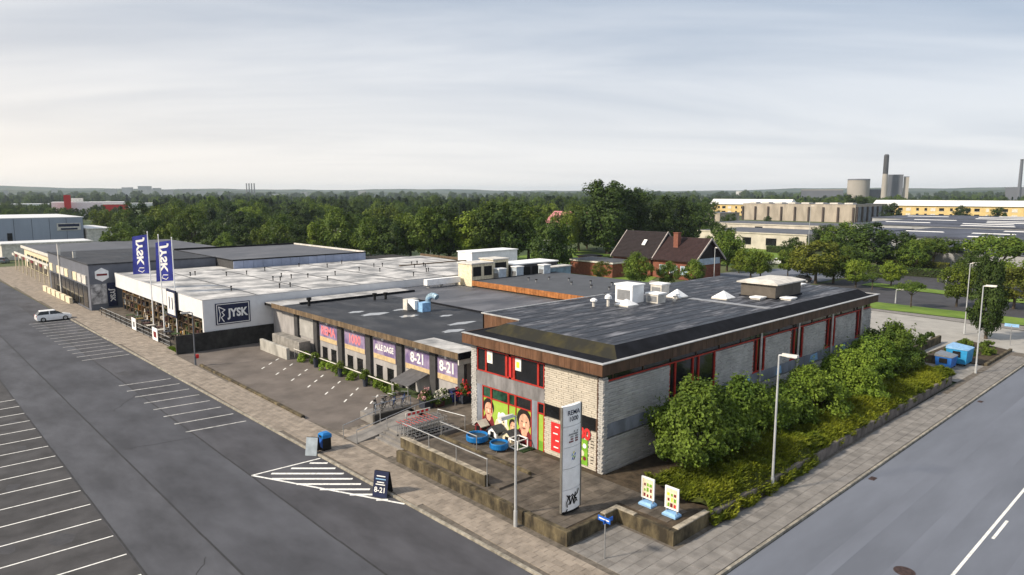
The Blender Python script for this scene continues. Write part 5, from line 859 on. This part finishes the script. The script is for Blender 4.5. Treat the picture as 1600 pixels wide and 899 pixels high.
rg = random.Random(11); dist_names = ['far white house by itself at the left edge', 'far house low on the wooded slope', 'far long white block on the ridge', 'far block left of the ridge crest', 'far block on the ridge crest', 'far pale block right of the ridge crest', 'far house below the ridge crest', 'far small house on the slope', 'far house nearer the four stacks', 'far block left of the four stacks', 'far low hall right of the four stacks', 'far pale house in the middle horizon', 'far house over the wood', 'far pale block right of centre horizon']
for (px, w, y, lab) in zip((5, 80, 163, 190, 215, 238, 255, 285, 305, 340, 420, 470, 560, 1150), (8, 10, 20, 18, 22, 14, 16, 14, 18, 20, 28, 10, 12, 10), (299, 297, 297, 294, 292, 295, 298, 297, 299, 300, 304, 301, 299, 300), dist_names): farbox('far_house', lab, 'house', px, px+w, y, 2400, hm, hm, 14, -1, 'far houses on the ridge')
for k in range(4):
    q = PD(385+4*k, 288, 2600); t = thing('smokestack', ('leftmost', 'second', 'third', 'rightmost')[k] + ' of the four thin stacks on the left horizon', 'chimney', (q.x, q.y, 0), 'four thin stacks'); M().cyl(q.x, q.y, 0, q.z, 2.2, 10, 1.9).build('shaft', mat('stack_grey', (.2, .19, .19), .8, scale=.05), t); M().cyl(q.x, q.y, q.z, q.z+2.5, 2.3, 10).build('rim', rib_m, t)
# power station on the right horizon
pc = mat('plant_concrete', (.34, .32, .29), .8, var=.1, scale=.02); pd = mat('plant_cladding', (.115, .125, .15), .7, var=.1, scale=.02); ps_dark = mat('stack_dark', (.05, .05, .055), .7, scale=.05)
q = PD(1342, 282, 1500); tk = thing('storage_tank', 'huge pale cylindrical tank on the right horizon', 'tank', (q.x, q.y, 0)); M().cyl(q.x, q.y, 0, 43.5, 19.5, 40).build('shell', pc, tk); M().cyl(q.x, q.y, 43.5, 45.5, 20.2, 40, 19).build('top_ring', pd, tk)
q = PD(1385.5, 243, 1480); sk = thing('power_station_chimney', 'tall chimney with dark upper half beside the boiler house', 'chimney', (q.x, q.y, 0)); M().cyl(q.x, q.y, 0, 54, 5.5, 20, 4.6).build('lower_shaft', pc, sk); M().cyl(q.x, q.y, 54, 88, 4.5, 20, 4.3).build('upper_shaft', ps_dark, sk); M().cyl(q.x, q.y, 88, 90, 3.8, 20, 3.0).build('rim', pd, sk)
farbox('boiler_house', 'tall grey boiler house of the power station', 'power station', 1388, 1412, 274, 1500, pd, pd, 40); farbox('boiler_annex', 'narrower grey block at the right of the boiler house', 'power station', 1412.5, 1421, 277, 1505, pc, pd, 35); farbox('turbine_hall', 'long flat grey turbine hall left of the tank', 'power station', 1252, 1318, 297.5, 1450, pd, pc, 40); farbox('low_plant', 'low plant building between tank and boiler house', 'power station', 1357, 1384, 297, 1520, pd, pd, 20)
farbox('grey_works', 'grey works building at the right edge of the horizon', 'building', 1571, 1640, 294, 1500, pd, pd, 40); q = PD(1597, 251, 1500); t = thing('power_station_chimney', 'thin dark chimney at the right edge of the horizon', 'chimney', (q.x, q.y, 0)); M().cyl(q.x, q.y, 0, q.z, 3.2, 16, 2.3).build('shaft', pd, t); M().cyl(q.x, q.y, q.z, q.z+2, 2.5, 16).build('rim', ps_dark, t)
# hills along the horizon
hill_m = mat('far_hill', (.03, .05, .035), .95, col2=(.07, .085, .05), scale=.004, spread=(.4, .6))
def hill(d, h0, amp, a0, a1, seed, dep):
    m = M(); n = 150; rg = random.Random(seed); ph = [rg.random()*6.28 for _ in range(6)]
    def hh(u): return max(2, h0 + amp*(.5*math.sin(u*7+ph[0]) + .3*math.sin(u*19+ph[1]) + .2*math.sin(u*43+ph[2]) + .12*math.sin(u*101+ph[3]) + .06*math.sin(u*233+ph[4])))
    for k in range(n):
        ua, ub = k/n, (k+1)/n; aa, ab = a0+(a1-a0)*ua, a0+(a1-a0)*ub
        for r0, f0, r1, f1 in ((d-dep, 0, d-dep*.5, .55), (d-dep*.5, .55, d, 1), (d, 1, d+dep, 0)): m.poly([(r0*math.cos(aa), r0*math.sin(aa), f0*hh(ua)-2), (r0*math.cos(ab), r0*math.sin(ab), f0*hh(ub)-2), (r1*math.cos(ab), r1*math.sin(ab), f1*hh(ub)-2), (r1*math.cos(aa), r1*math.sin(aa), f1*hh(ua)-2)])
    struct(m.build('hills', hill_m, loc=(0, 0, -2), smooth=True))
hill(5200, 52, 16, YAW-.9, YAW+.9, 3, 900); hill(3400, 30, 9, YAW-.9, YAW+.9, 8, 600)
# ------------------------------------------------------------------ trees, bushes, ground cover
bark = mat('bark', (.07, .055, .04), .9, var=.35, scale=3)
def leafm(n, c, c2, tr=.25): return mat(n, c, .6, col2=c2, scale=.35, spread=(.35, .65), isl=.55, rnd=.6, spec=.25, trans=tr)
lf_dark = leafm('leaf_dark', (.02, .044, .010), (.07, .115, .016)); lf_mid = leafm('leaf_mid', (.042, .085, .011), (.13, .185, .022)); lf_light = leafm('leaf_light', (.08, .13, .012), (.18, .235, .026)); lf_yel = leafm('leaf_yellow', (.085, .105, .012), (.16, .175, .02)); lf_bush = leafm('leaf_bush', (.05, .10, .010), (.17, .25, .03)); lf_bright = leafm('leaf_bright', (.11, .19, .015), (.24, .34, .04)); lf_cover = leafm('leaf_cover', (.13, .18, .012), (.27, .30, .022)); lf_fir = leafm('leaf_fir', (.014, .032, .014), (.035, .06, .02))
def leaf(m, c, n, s, rg, up=.35):
    n = (n + Vector((rg.gauss(0, .6), rg.gauss(0, .6), rg.gauss(0, .6)+up))).normalized(); u = n.orthogonal().normalized(); w = n.cross(u); a = rg.random()*6.28; p = u*math.cos(a)+w*math.sin(a); q = n.cross(p); L = s*rg.uniform(.7, 1.3)
    i = len(m.v); m.v += [c-p*L*.55, c+q*L*.34+n*L*.1, c+p*L*.55, c-q*L*.34+n*L*.1]; m.f.append((i, i+1, i+2, i+3))
def crown(seed, rx, ry, h, z0, nc, nl, cr, ls, top=.5, shape='round'):
    rg = random.Random(seed); m = M(); cs = []
    for k in range(nc):
        for _ in range(30):
            d = Vector((rg.gauss(0, 1), rg.gauss(0, 1), rg.gauss(0, 1))).normalized(); r = rg.uniform(.45, 1)**.5
            if shape == 'cone': u = rg.random()**1.3; a = rg.random()*6.28; rr = (1-u)*rg.uniform(.3, 1)+.05; c = Vector((rx*rr*math.cos(a), ry*rr*math.sin(a), z0+h*u)); break
            if shape == 'umbrella': d.z = abs(d.z)*.9-.12
            if shape == 'dome': d.z = abs(d.z)
            base = z0 if shape in ('dome',) else z0+h*.5; hz_ = h if shape == 'dome' else h*.5
            lump = 1+.22*math.sin(3*math.atan2(d.y, d.x)+seed)+.15*math.sin(5*d.z+seed*2)
            c = Vector((d.x*rx*r*lump, d.y*ry*r*lump, base+d.z*hz_*r*(1+.1*lump)))
            if c.z > z0-.1: break
        cs.append((c, cr*rg.uniform(.6, 1.35)))
    mid = Vector((0, 0, z0+h*.45))
    for c, r in cs:
        for j in range(nl):
            d = Vector((rg.gauss(0, 1), rg.gauss(0, 1), rg.gauss(0, .8))).normalized(); p = c + d*r*rg.uniform(.55, 1.08); leaf(m, p, (d*.6+(p-mid).normalized()*.6).normalized(), ls, rg)
    return m, cs
def wood(m, cs, h0, r0, rg, n=7):
    m.tube((0, 0, -.1), (.04, .02, h0*.55), r0*1.15, 8, r0*.9).tube((.04, .02, h0*.54), (0, 0, h0*1.05), r0*.9, 8, r0*.7); top = Vector((0, 0, h0*.98))
    for c, r in rg.sample(cs, min(n, len(cs))): k = top.lerp(c, .5)+Vector((0, 0, -.15*abs(c.z-top.z))); m.tube(top-Vector((0, 0, .3)), k, r0*.5, 6, r0*.3).tube(k, c, r0*.3, 5, r0*.08)
    return m
def proto_tree(seed, lm, rx, h, trunk_h, r0, nc, nl, cr, ls, shape='round', name='tree'):
    t = thing(name, 'tree', 'tree', (0, 0, 0)); m, cs = crown(seed, rx, rx, h, trunk_h, nc, nl, cr, ls, shape=shape); wood(M(), cs, trunk_h*1.1, r0, random.Random(seed), 9)
    w = wood(M(), cs, trunk_h+.1*h, r0, random.Random(seed), 9); w.build('trunk', bark, t); m.build('crown', lm, t); t['h'] = trunk_h+h; return t
# prototypes stand at unit sizes of about 10 m; each becomes the first of its kind
PROTO = {'oak': proto_tree(1, lf_mid, 3.9, 8.0, 1.8, .26, 75, 90, 1.05, .42), 'ash': proto_tree(2, lf_dark, 3.6, 8.3, 1.6, .24, 75, 90, 1.0, .42), 'lime': proto_tree(3, lf_light, 3.4, 7.8, 2.0, .24, 65, 90, 1.0, .42),
         'gold': proto_tree(4, lf_yel, 3.7, 7.2, 2.2, .22, 55, 90, 1.0, .40), 'poplar': proto_tree(5, lf_dark, 2.7, 9.2, .8, .3, 110, 90, .75, .34), 'parasol': proto_tree(6, lf_mid, 4.6, 6.0, 3.2, .25, 70, 90, .95, .40, 'umbrella'),
         'fir': proto_tree(8, lf_fir, 2.3, 9.2, .8, .2, 70, 60, .7, .5, 'cone'), 'young': proto_tree(9, lf_mid, 3.3, 4.6, 3.6, .16, 38, 60, .8, .36, 'umbrella')}
pused = set()
def tree(kind, x, y, h, lab, sc=1.0, rz=None, grp='trees', name=None, z=0.0):
    p = PROTO[kind]; o = copy_tree(p) if kind in pused else p; pused.add(kind); k = h/10.0; o.location = (x, y, z); o.scale = (k*sc, k*sc, k); o.rotation_euler = (0, 0, random.random()*6.28 if rz is None else rz); o['label'] = lab; o['category'] = 'tree'; o['group'] = grp; o.name = name or 'tree'; return o
def treepx(kind, px, d, top, lab, sc=1.0, **k):
    q = PD(px, top, d); return tree(kind, q.x, q.y, q.z, lab, sc, **k)
# right-hand trees
B = lambda px, py: math.hypot(P(px, py).x, P(px, py).y)
for (kind, px, d, top, lab, sc) in (('poplar', 952, 205, 284, 'tallest dark poplar behind the brick house', 1.25), ('poplar', 985, 215, 296, 'dark poplar just right of the tallest one', 1.2), ('ash', 1020, 210, 318, 'dark round tree behind the house ridge', 1.0), ('ash', 1058, 214, 308, 'dark tree right of the poplars behind the chimney', 1.0), ('ash', 918, 225, 330, 'dark tree left of the tallest poplar', .9),
    ('oak', 995, 132, 398, 'bushy small tree in front of the brick house left end', 1.0), ('oak', 1045, 134, 412, 'bushy shrub tree before the house windows', 1.15), ('gold', 940, 140, 408, 'yellowish shrub tree before the brick annex', 1.2), ('oak', 1085, 136, 408, 'leafy shrub tree before the house gable', 1.0), ('oak', 1138, 165, 365, 'green tree at the right side of the house gable', 1.05), ('ash', 1125, 178, 350, 'dark tree just behind the right gable', .9),
    ('lime', 1175, 150, 388, 'light green street tree left of the rear street', .95), ('lime', 1190, 153, 393, 'light green street tree touching its left neighbour', .9), ('lime', 1233, 160, 390, 'small light green street tree beside the white mast', .8), ('gold', 1278, 148, 376, 'yellow-topped broad tree beside the mast', 1.25), ('oak', 1305, 150, 392, 'green tree below the yellow-topped one', 1.1), ('ash', 1355, 182, 350, 'large dark tree in the middle of the right group', 1.2), ('ash', 1402, 186, 362, 'dark tree between two large crowns on the right', 1.05), ('parasol', 1462, 186, 366, 'dark spreading tree with visible trunk before the grey shed', 1.05),
    ('parasol', 1568, 172, 360, 'broad flat-topped tree at the right edge', 1.1), ('gold', 1590, 130, 418, 'yellow-green tree at the far right edge', 1.2), ('young', 1427, 123, 430, 'young open tree on the grass verge', 1.0), ('young', 1365, 142, 420, 'loose young tree beyond the corner shop roof end', 1.1), ('lime', 1500, 128, 412, 'light green tree behind the columnar one', .75), ('poplar', 1552, 101, 402, 'dark dense columnar tree by the side road', .62), ('lime', 1340, 145, 405, 'light green tree left of the loose young tree', .9), ('oak', 1320, 200, 352, 'dark bush top before the concrete hall', 1.0), ('ash', 1290, 225, 352, 'dark tree left of the dark bush top before the hall', .9)):
    treepx(kind, px, d, top, lab, sc*(1.22 if px > 1150 and kind != 'poplar' else 1.0))
for (kind, px, d, top, lab) in (('oak', 1325, 160, 388, 'green tree filling the gap right of the yellow-topped tree'), ('lime', 1395, 150, 408, 'light green tree before the carriageway hedge'), ('oak', 1430, 178, 378, 'green tree left of the dark spreading one'), ('oak', 1525, 165, 395, 'green tree behind the columnar tree'), ('lime', 1582, 150, 405, 'light green tree below the flat-topped one'), ('ash', 1240, 195, 372, 'dark tree behind the small light street tree'), ('lime', 1155, 162, 402, 'low light green tree beside the house gable')): treepx(kind, px, d, top, lab, 1.2)
for (px, d, top, lab) in ((1200, 420, 338, 'dark round tree at the left foot of the sports hall'), (1140, 330, 335, 'dark tree before the hall wing'), (1395, 480, 318, 'dark round tree right of the sports hall'), (1338, 500, 306, 'dark tree over the sports hall roof'), (1503, 500, 322, 'dark tree before the middle of the long yellow flats'), (1562, 500, 325, 'smaller dark tree before the right of the yellow flats'), (1105, 430, 312, 'dark tree left of the yellow block'), (1085, 300, 318, 'dark tree behind the white school left corner'), (1100, 260, 330, 'round tree at the left end of the white school')): treepx('ash', px, d, top, lab, 1.15)
# the row behind the shops, left to right
row = [(190, 215, 352), (228, 235, 338), (262, 222, 350), (300, 240, 330), (338, 218, 345), (352, 205, 366), (382, 235, 332), (410, 215, 352), (440, 210, 340), (470, 205, 352), (500, 200, 344), (528, 196, 330), (560, 205, 336), (578, 182, 345), (612, 178, 343), (640, 186, 334), (668, 178, 330), (700, 182, 324), (735, 180, 330), (765, 178, 322), (795, 176, 318), (826, 182, 330), (858, 150, 345), (885, 205, 332), (905, 215, 325)]
words = ['first', 'second', 'third', 'fourth', 'fifth', 'sixth', 'seventh', 'eighth', 'ninth', 'tenth', 'eleventh', 'twelfth', 'thirteenth', 'fourteenth', 'fifteenth', 'sixteenth', 'seventeenth', 'eighteenth', 'nineteenth', 'twentieth', 'twenty-first', 'twenty-second', 'twenty-third', 'twenty-fourth', 'twenty-fifth']
kinds = ['oak', 'ash', 'lime', 'oak', 'ash', 'oak', 'ash', 'lime']
for k, (px, d, top) in enumerate(row): treepx(kinds[k % 8], px, d, top, words[k] + ' tree from the left in the row behind the flat roofs', 1.0 if k % 3 else 1.15, grp='row of trees behind the shops')
# second row: still single trees
rg = random.Random(21)
for k in range(46):
    px = 165+17.2*k+rg.uniform(-8, 8); d = rg.uniform(250, 390); top = rg.uniform(315, 334); treepx(rg.choice(['oak', 'ash', 'ash', 'lime', 'fir']), px, d, top, 'tree in the deep wood behind the row of shops', 1.1, grp='trees of the deep wood')
# the wood beyond: one mass, instanced
def scatter(name, pts, kinds_, lab):
    me = bpy.data.meshes.new(name); me.from_pydata([p_[0] for p_ in pts], [], []); o = bpy.data.objects.new(name, me); COL.objects.link(o); o['kind'] = 'stuff'; o['label'] = lab; o['category'] = 'wood'
    for nm, ty, i in (('sc', 'FLOAT', 1), ('ro', 'FLOAT', 2), ('ki', 'INT', 3)):
        a = me.attributes.new(nm, ty, 'POINT')
        for j, p_ in enumerate(pts): a.data[j].value = p_[i]
    ng = bpy.data.node_groups.new(name, 'GeometryNodeTree'); ng.interface.new_socket('Geometry', in_out='INPUT', socket_type='NodeSocketGeometry'); ng.interface.new_socket('Geometry', in_out='OUTPUT', socket_type='NodeSocketGeometry')
    N = ng.nodes.new; gi, go = N('NodeGroupInput'), N('NodeGroupOutput'); jn = N('GeometryNodeJoinGeometry')
    def attr(nm, ty): n = N('GeometryNodeInputNamedAttribute'); n.data_type = ty; n.inputs[0].default_value = nm; return [x for x in n.outputs if x.enabled][0]
    for i, kd in enumerate(kinds_):
        oi = N('GeometryNodeObjectInfo'); oi.inputs[0].default_value = next(c for c in PROTO[kd].children if c.name.startswith('crown')); oi.transform_space = 'ORIGINAL'
        ip = N('GeometryNodeInstanceOnPoints'); cmp = N('FunctionNodeCompare'); cmp.data_type = 'INT'; cmp.operation = 'EQUAL'; ins = [x for x in cmp.inputs if x.enabled]; ng.links.new(attr('ki', 'INT'), ins[0]); ins[1].default_value = i
        cx = N('ShaderNodeCombineXYZ'); ng.links.new(attr('ro', 'FLOAT'), cx.inputs[2]); ng.links.new(gi.outputs[0], ip.inputs['Points']); ng.links.new(cmp.outputs[0], ip.inputs['Selection']); ng.links.new(oi.outputs['Geometry'], ip.inputs['Instance']); ng.links.new(cx.outputs[0], ip.inputs['Rotation']); ng.links.new(attr('sc', 'FLOAT'), ip.inputs['Scale']); ng.links.new(ip.outputs[0], jn.inputs[0])
    ng.links.new(jn.outputs[0], go.inputs[0]); md = o.modifiers.new('scatter', 'NODES'); md.node_group = ng; return o
pts = []
def add(px, d, h, kd): q = PD(px, 300, d); pts.append(((q.x, q.y, 0.0), h/10*rg.uniform(.85, 1.15), rg.random()*6.28, kd))
for k in range(650): add(rg.uniform(240, 1100), rg.uniform(400, 900), rg.uniform(10, 14), rg.choice((0, 1, 2, 2)))
for k in range(420): add(rg.uniform(-60, 420), rg.uniform(1100, 2100), rg.uniform(9, 15), rg.choice((0, 1, 1, 2)))
for k in range(160): add(rg.uniform(-40, 180), rg.uniform(420, 900), rg.uniform(5, 9), rg.choice((0, 1)))
for k in range(900): add(rg.uniform(380, 1640), rg.uniform(900, 1900), rg.uniform(9, 14), rg.choice((0, 1, 2, 2)))
for k in range(520): add(rg.uniform(1100, 1660), rg.uniform(640, 1150), rg.uniform(8, 11.5), rg.choice((0, 1, 1)))
for k in range(700): add(rg.uniform(-60, 1660), rg.uniform(2000, 3000), rg.uniform(14, 24), rg.choice((0, 1)))
scatter('distant_wood', pts, ['oak', 'ash', 'fir'], 'dark green wood stretching to the horizon')
# ------------------------------------------------------------------ planting beside the corner shop
pw = thing('planter_wall', 'low stone wall along the evergreen planting on the road side', 'wall', (50, 18.6, 0)); gw = mat('stone_wall', (.13, .115, .105), .9, var=.4, scale=2.2, rnd=.2, stretch=(1, 1, .5), bump=.3)
for k in range(42): x = 31.25+.98*k; M().bbox(x, x+.965, 18.35+.0, 18.62, 0.02, .78+random.uniform(-.02, .02), .03).build('stone', gw, pw)
struct(M().prism([(31.2, 18.64), (72.4, 18.64), (73.4, 25.6), (31.2, 25.6)], 0, .72).build('planting_bed', soil))
def bush(seed, x, y, rx, ry, h, lm, lab, nc=80, ls=.2, z=.7, z0=.35):
    t = thing('bush', lab, 'bush', (x, y, z), 'bushes beside the corner shop'); m, cs = crown(seed, rx, ry, h*.86-z0*.75, z0, int(nc*1.3), 150, .55, ls, shape='dome'); rs = random.Random(seed+500)
    for c, r in cs:
        if rs.random() < .3:
            d = (c-Vector((0, 0, z0+h*.3))).normalized()+Vector((rs.gauss(0, .3), rs.gauss(0, .3), .5)); d.normalize()
            for j in range(12): leaf(m, c+d*(r*.8+.07*j)+Vector((rs.gauss(0, .07), rs.gauss(0, .07), rs.gauss(0, .07))), d, ls*.9, rs)
    m.v = [v+Vector((x, y, z)) for v in m.v]; m.build('foliage', lm, t)
    w = M(); rg_ = random.Random(seed)
    for c, r in rg_.sample(cs, 9): w.tube((x, y, z-.1), (x+c.x*.5, y+c.y*.5, z+c.z*.45), .07, 5, .05).tube((x+c.x*.5, y+c.y*.5, z+c.z*.45), Vector((x, y, z))+c, .05, 5, .015)
    w.build('stems', bark, t)
bush(41, 36.2, 22.4, 3.1, 2.5, 5.5, lf_bush, 'big dark round bush nearest the shop corner', 120, z0=1.5); bush(42, 42.4, 22.9, 2.4, 2.0, 4.4, lf_bush, 'second bush from the shop corner, behind the lamp', 80, z0=1.3); bush(43, 46.8, 22.3, 2.1, 1.7, 3.0, lf_bush, 'lower third bush from the shop corner with pale leaf tips', 70); bush(44, 51.2, 22.4, 2.9, 2.3, 4.1, lf_bright, 'mid green bush just before the brightest one', 90); bush(45, 58.6, 22.2, 3.5, 2.5, 4.2, lf_bright, 'brightest yellow-green bush in the middle of the planting', 105); bush(46, 65.2, 23.0, 2.8, 2.2, 4.2, lf_bush, 'dark loose bush beyond the brightest one', 80); bush(47, 70.4, 23.0, 3.2, 2.4, 4.9, lf_mid, 'tall dark bush at the far end beside the waste containers', 95)
# creeping evergreen: a mass of short shoots over the bed and its wall
def mound(x, y):
    e = min(1, max(0, (y-18.15)/.9)); return .5 + (1.15 if x < 47 else .85)*e*(.75+.25*math.sin(x*.9+1.2*math.sin(y))) + .16*math.sin(x*2.1+y*1.7) + .1*math.sin(x*4.7-y*3.1)
m = M(); rg = random.Random(77); n = 0
while n < 95000:
    x = 31.0+42.2*rg.random()**1.2; y = rg.uniform(17.95, 22.6)
    if x < 34 and rg.random() < .2: continue
    edge = 18.15 + (.28 if 43.5 < x else -.18*abs(math.sin(x*1.3))) + .1*math.sin(x*3)
    if y < edge: continue
    if x < 31.6+ .5*math.sin(y*3): continue
    zz_ = mound(x, y)+rg.uniform(-.12, .12)
    if x < 43.8 and y < 18.75: zz_ = rg.uniform(.15, zz_)
    if zz_ < .15: continue
    d = Vector((rg.gauss(0, .5), rg.gauss(-.25, .5), rg.uniform(.3, 1))).normalized(); L = rg.uniform(.14, .3); s = d.orthogonal().normalized()*L*.2; c = Vector((x, y, zz_)); i = len(m.v); m.v += [c-s, c+s, c+d*L]; m.f.append((i, i+1, i+2)); n += 1
gc = m.build('creeping_evergreen', lf_cover, loc=(50, 20, .7), kind='stuff'); gc['label'] = 'low yellow-green creeping evergreen over the planting bed'; gc['category'] = 'ground cover'
m = M(); nx, ny = 84, 9
gx = lambda i, j: (31.6+41.2*i/nx, 18.35+4.2*j/ny)
for i in range(nx):
    for j in range(ny): m.poly([(*gx(a, b_), mound(*gx(a, b_))-.1) for a, b_ in ((i, j), (i+1, j), (i+1, j+1), (i, j+1))])
m.build('undergrowth', mat('undergrowth', (.05, .06, .008), .95, var=.4, scale=3), gc, smooth=True, kind='stuff')
# far end bed with shrubs, tall hedge strips, plants of the low shop
fb = thing('raised_bed', 'brown walled bed with clipped round shrubs by the side street', 'planter', (84, 25.5, 0)); M().bbox(80, 92, 24.8, 25.1, 0, .9, .03).bbox(79.7, 80, 21, 25.1, 0, .9, .03).build('wall', conc_old, fb)
def shrub(nm, lab, x, y, r, h, lm, seed, grp, nc=14, nl=70, ls=.16, z=0.0):
    m, cs = crown(seed, r, r, h, .05, nc, nl, r*.45, ls, shape='dome'); m.v = [v+Vector((x, y, z)) for v in m.v]; return tag(m.build(nm, lm), lab, 'shrub', grp)
for k in range(4): shrub('shrub', 'small round shrub, %s from the shop in the brown walled bed' % ('first', 'second', 'third', 'fourth')[k], 81.5+3*k, 25.6, .5, .9, lf_dark, 60+k, 'round shrubs', z=.5)
struct(M().prism([(82.5, 18.3), (92.5, 18.0), (95.5, 23.5), (83, 24)], 0, .16).build('corner_bed', soil)); tag(M().bbox(82.4, 92.6, 17.9, 18.2, 0, .35, .03).build('bed_kerb', conc_old), 'low dark kerb of the corner bed by the junction', 'kerb')
rg = random.Random(5)
for k in range(16): shrub('ground_shrub', 'low green ground shrub in the corner bed by the junction', 83.5+.62*k+rg.uniform(-.2, .2), rg.uniform(18.9, 22.5), .5, .7, rg.choice((lf_mid, lf_light)), 80+k, 'ground shrubs of the corner bed', 8, 60, .15, .1)
for k in range(14): shrub('bed_plant', 'low leafy plant below the white pipe railing', 32.7+rg.uniform(-.4, .3), 50.6+1.4*k+rg.uniform(-.3, .3), .6, .75, rg.choice((lf_mid, lf_bright)), 120+k, 'plants below the railing', 8, 70, .16)
for k, y in enumerate((64.2, 59.2, 54.6)):
    t = thing('plant_pot', '%s flower pot standing at the white pipe railing, counted from the showroom' % ('first', 'second', 'third')[k], 'plant pot', (32.1, y, 0), 'flower pots at the railing'); M().cyl(32.1, y, .0, .95, .2, 10, .28).build('pot', gcol[6], t); m_, cs = crown(150+k, .3, .3, .5, .92, 10, 60, .24, .13, shape='dome'); m_.v = [v+Vector((32.1, y, 0)) for v in m_.v]; m_.build('plant', lf_light, t)
def hedge(nm, lab, a, b_, w, h, lm, seed, n):
    m = M(); rg = random.Random(seed); a, b_ = Vector(a), Vector(b_); d = (b_-a); nn = Vector((-d.y, d.x)).normalized()
    for k in range(n):
        t = rg.random(); s = rg.uniform(-1, 1); zz_ = h*rg.random()**.5
        if abs(s) < .75 and zz_ < h*.8: continue
        p_ = a+d*t+nn*s*w/2; leaf(m, Vector((p_.x, p_.y, zz_)), Vector((nn.x*s, nn.y*s, .7)), .32, rg)
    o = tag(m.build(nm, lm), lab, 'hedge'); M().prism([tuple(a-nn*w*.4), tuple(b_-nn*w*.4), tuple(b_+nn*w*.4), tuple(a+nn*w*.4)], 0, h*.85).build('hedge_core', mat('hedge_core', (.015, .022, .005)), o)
hedge('hedge', 'dark clipped hedge along the far carriageway', (165, 30), (163, 62), 2.0, 1.8, lf_dark, 1, 5000); hedge('hedge', 'yellow flowering hedge before the grey shed', (172, 46), (170, 60), 2.2, 2.6, lf_yel, 2, 3500); hedge('hedge', 'dark hedge before the white school', (196, 88), (200, 102), 2, 2.0, lf_dark, 3, 3000); hedge('hedge', 'dark hedge behind the brick house lawn', (133, 118), (160, 108), 2, 1.6, lf_dark, 4, 3500)
# flower display by the shop entrance
fl = [mat('flower_red', (.5, .03, .03), .7, scale=3, isl=.4), mat('flower_pink', (.55, .3, .3), .7, scale=3, isl=.4), mat('flower_white', (.65, .62, .55), .7, scale=3, isl=.3)]
names = ['pink flower stand at the corner of the entrance rail', 'flower stand with white blooms', 'green potted plant stand by the entrance', 'red flower stand highest by the entrance', 'red and green flower stand beside the shop pillar']
for k, (x, y, h, f_) in enumerate(((31.0, 43.6, 1.5, 1), (31.9, 43.3, 1.0, 2), (32.8, 43.4, 1.2, 2), (34.0, 42.6, 1.7, 0), (35.0, 41.6, 1.7, 0))):
    t = thing('flower_stand', names[k], 'flower stand', (x, y, TZ), 'flower stands'); M().box(x-.4, x+.4, y-.4, y+.4, TZ, TZ+h*.4).build('crate', gcol[(6, 4, 2, 6, 2)[k]], t); m_, cs = crown(170+k, .5, .5, h*.5, h*.4, 14, 50, .22, .13, shape='dome'); m_.v = [v+Vector((x, y, TZ)) for v in m_.v]; m_.build('leaves', lf_mid, t)
    m_, cs = crown(180+k, .55, .55, h*.6, h*.45, 10, 24, .2, .13, shape='dome'); m_.v = [v+Vector((x, y, TZ)) for v in m_.v]; m_.build('blooms', fl[f_], t)
b = thing('wheeled_bin', 'dark blue wheeled bin among the flower stands', 'bin', (33.4, 43.2, TZ)); M().hull([(33.15, 42.95, TZ+.1), (33.65, 42.95, TZ+.1), (33.65, 43.45, TZ+.1), (33.15, 43.45, TZ+.1)], [(33.1, 42.9, TZ+1), (33.7, 42.9, TZ+1), (33.7, 43.5, TZ+1), (33.1, 43.5, TZ+1)]).build('body', mat('bin_blue', (.03, .04, .16), .5), b); M().box(33.07, 33.73, 42.87, 43.53, TZ+1.0, TZ+1.07).build('lid', navy_p, b)
sg2 = thing('flower_garden', 'green strip of grass at the showroom fence end', 'grass', (24.2, 81, .1)); m = M(); rg = random.Random(8)
for k in range(1500): c = Vector((rg.uniform(23.6, 24.9), rg.uniform(80.2, 83.3), .12)); d = Vector((rg.gauss(0, .4), rg.gauss(0, .4), 1)).normalized()*rg.uniform(.15, .4); s = d.orthogonal().normalized()*.03; m.v += [c-s, c+s, c+d]; i = len(m.v); m.f.append((i-3, i-2, i-1))
m.build('blades', lf_bright, sg2, kind='stuff')
# ------------------------------------------------------------------ haze
hzm = bpy.data.materials.new('haze'); hzm.use_nodes = True; t_ = hzm.node_tree; t_.nodes.clear(); o_ = t_.nodes.new('ShaderNodeOutputMaterial'); v_ = t_.nodes.new('ShaderNodeVolumePrincipled'); v_.inputs['Color'].default_value = (.74, .87, 1, 1); v_.inputs['Density'].default_value = 0.00009; v_.inputs['Anisotropy'].default_value = 0.2; t_.links.new(v_.outputs[0], o_.inputs['Volume'])
hb = M().box(-7000, 7000, -7000, 7000, -3.5, 104).build('haze', hzm, kind='stuff'); hb['label'] = 'thin bluish haze over the whole landscape'; hb['category'] = 'haze'
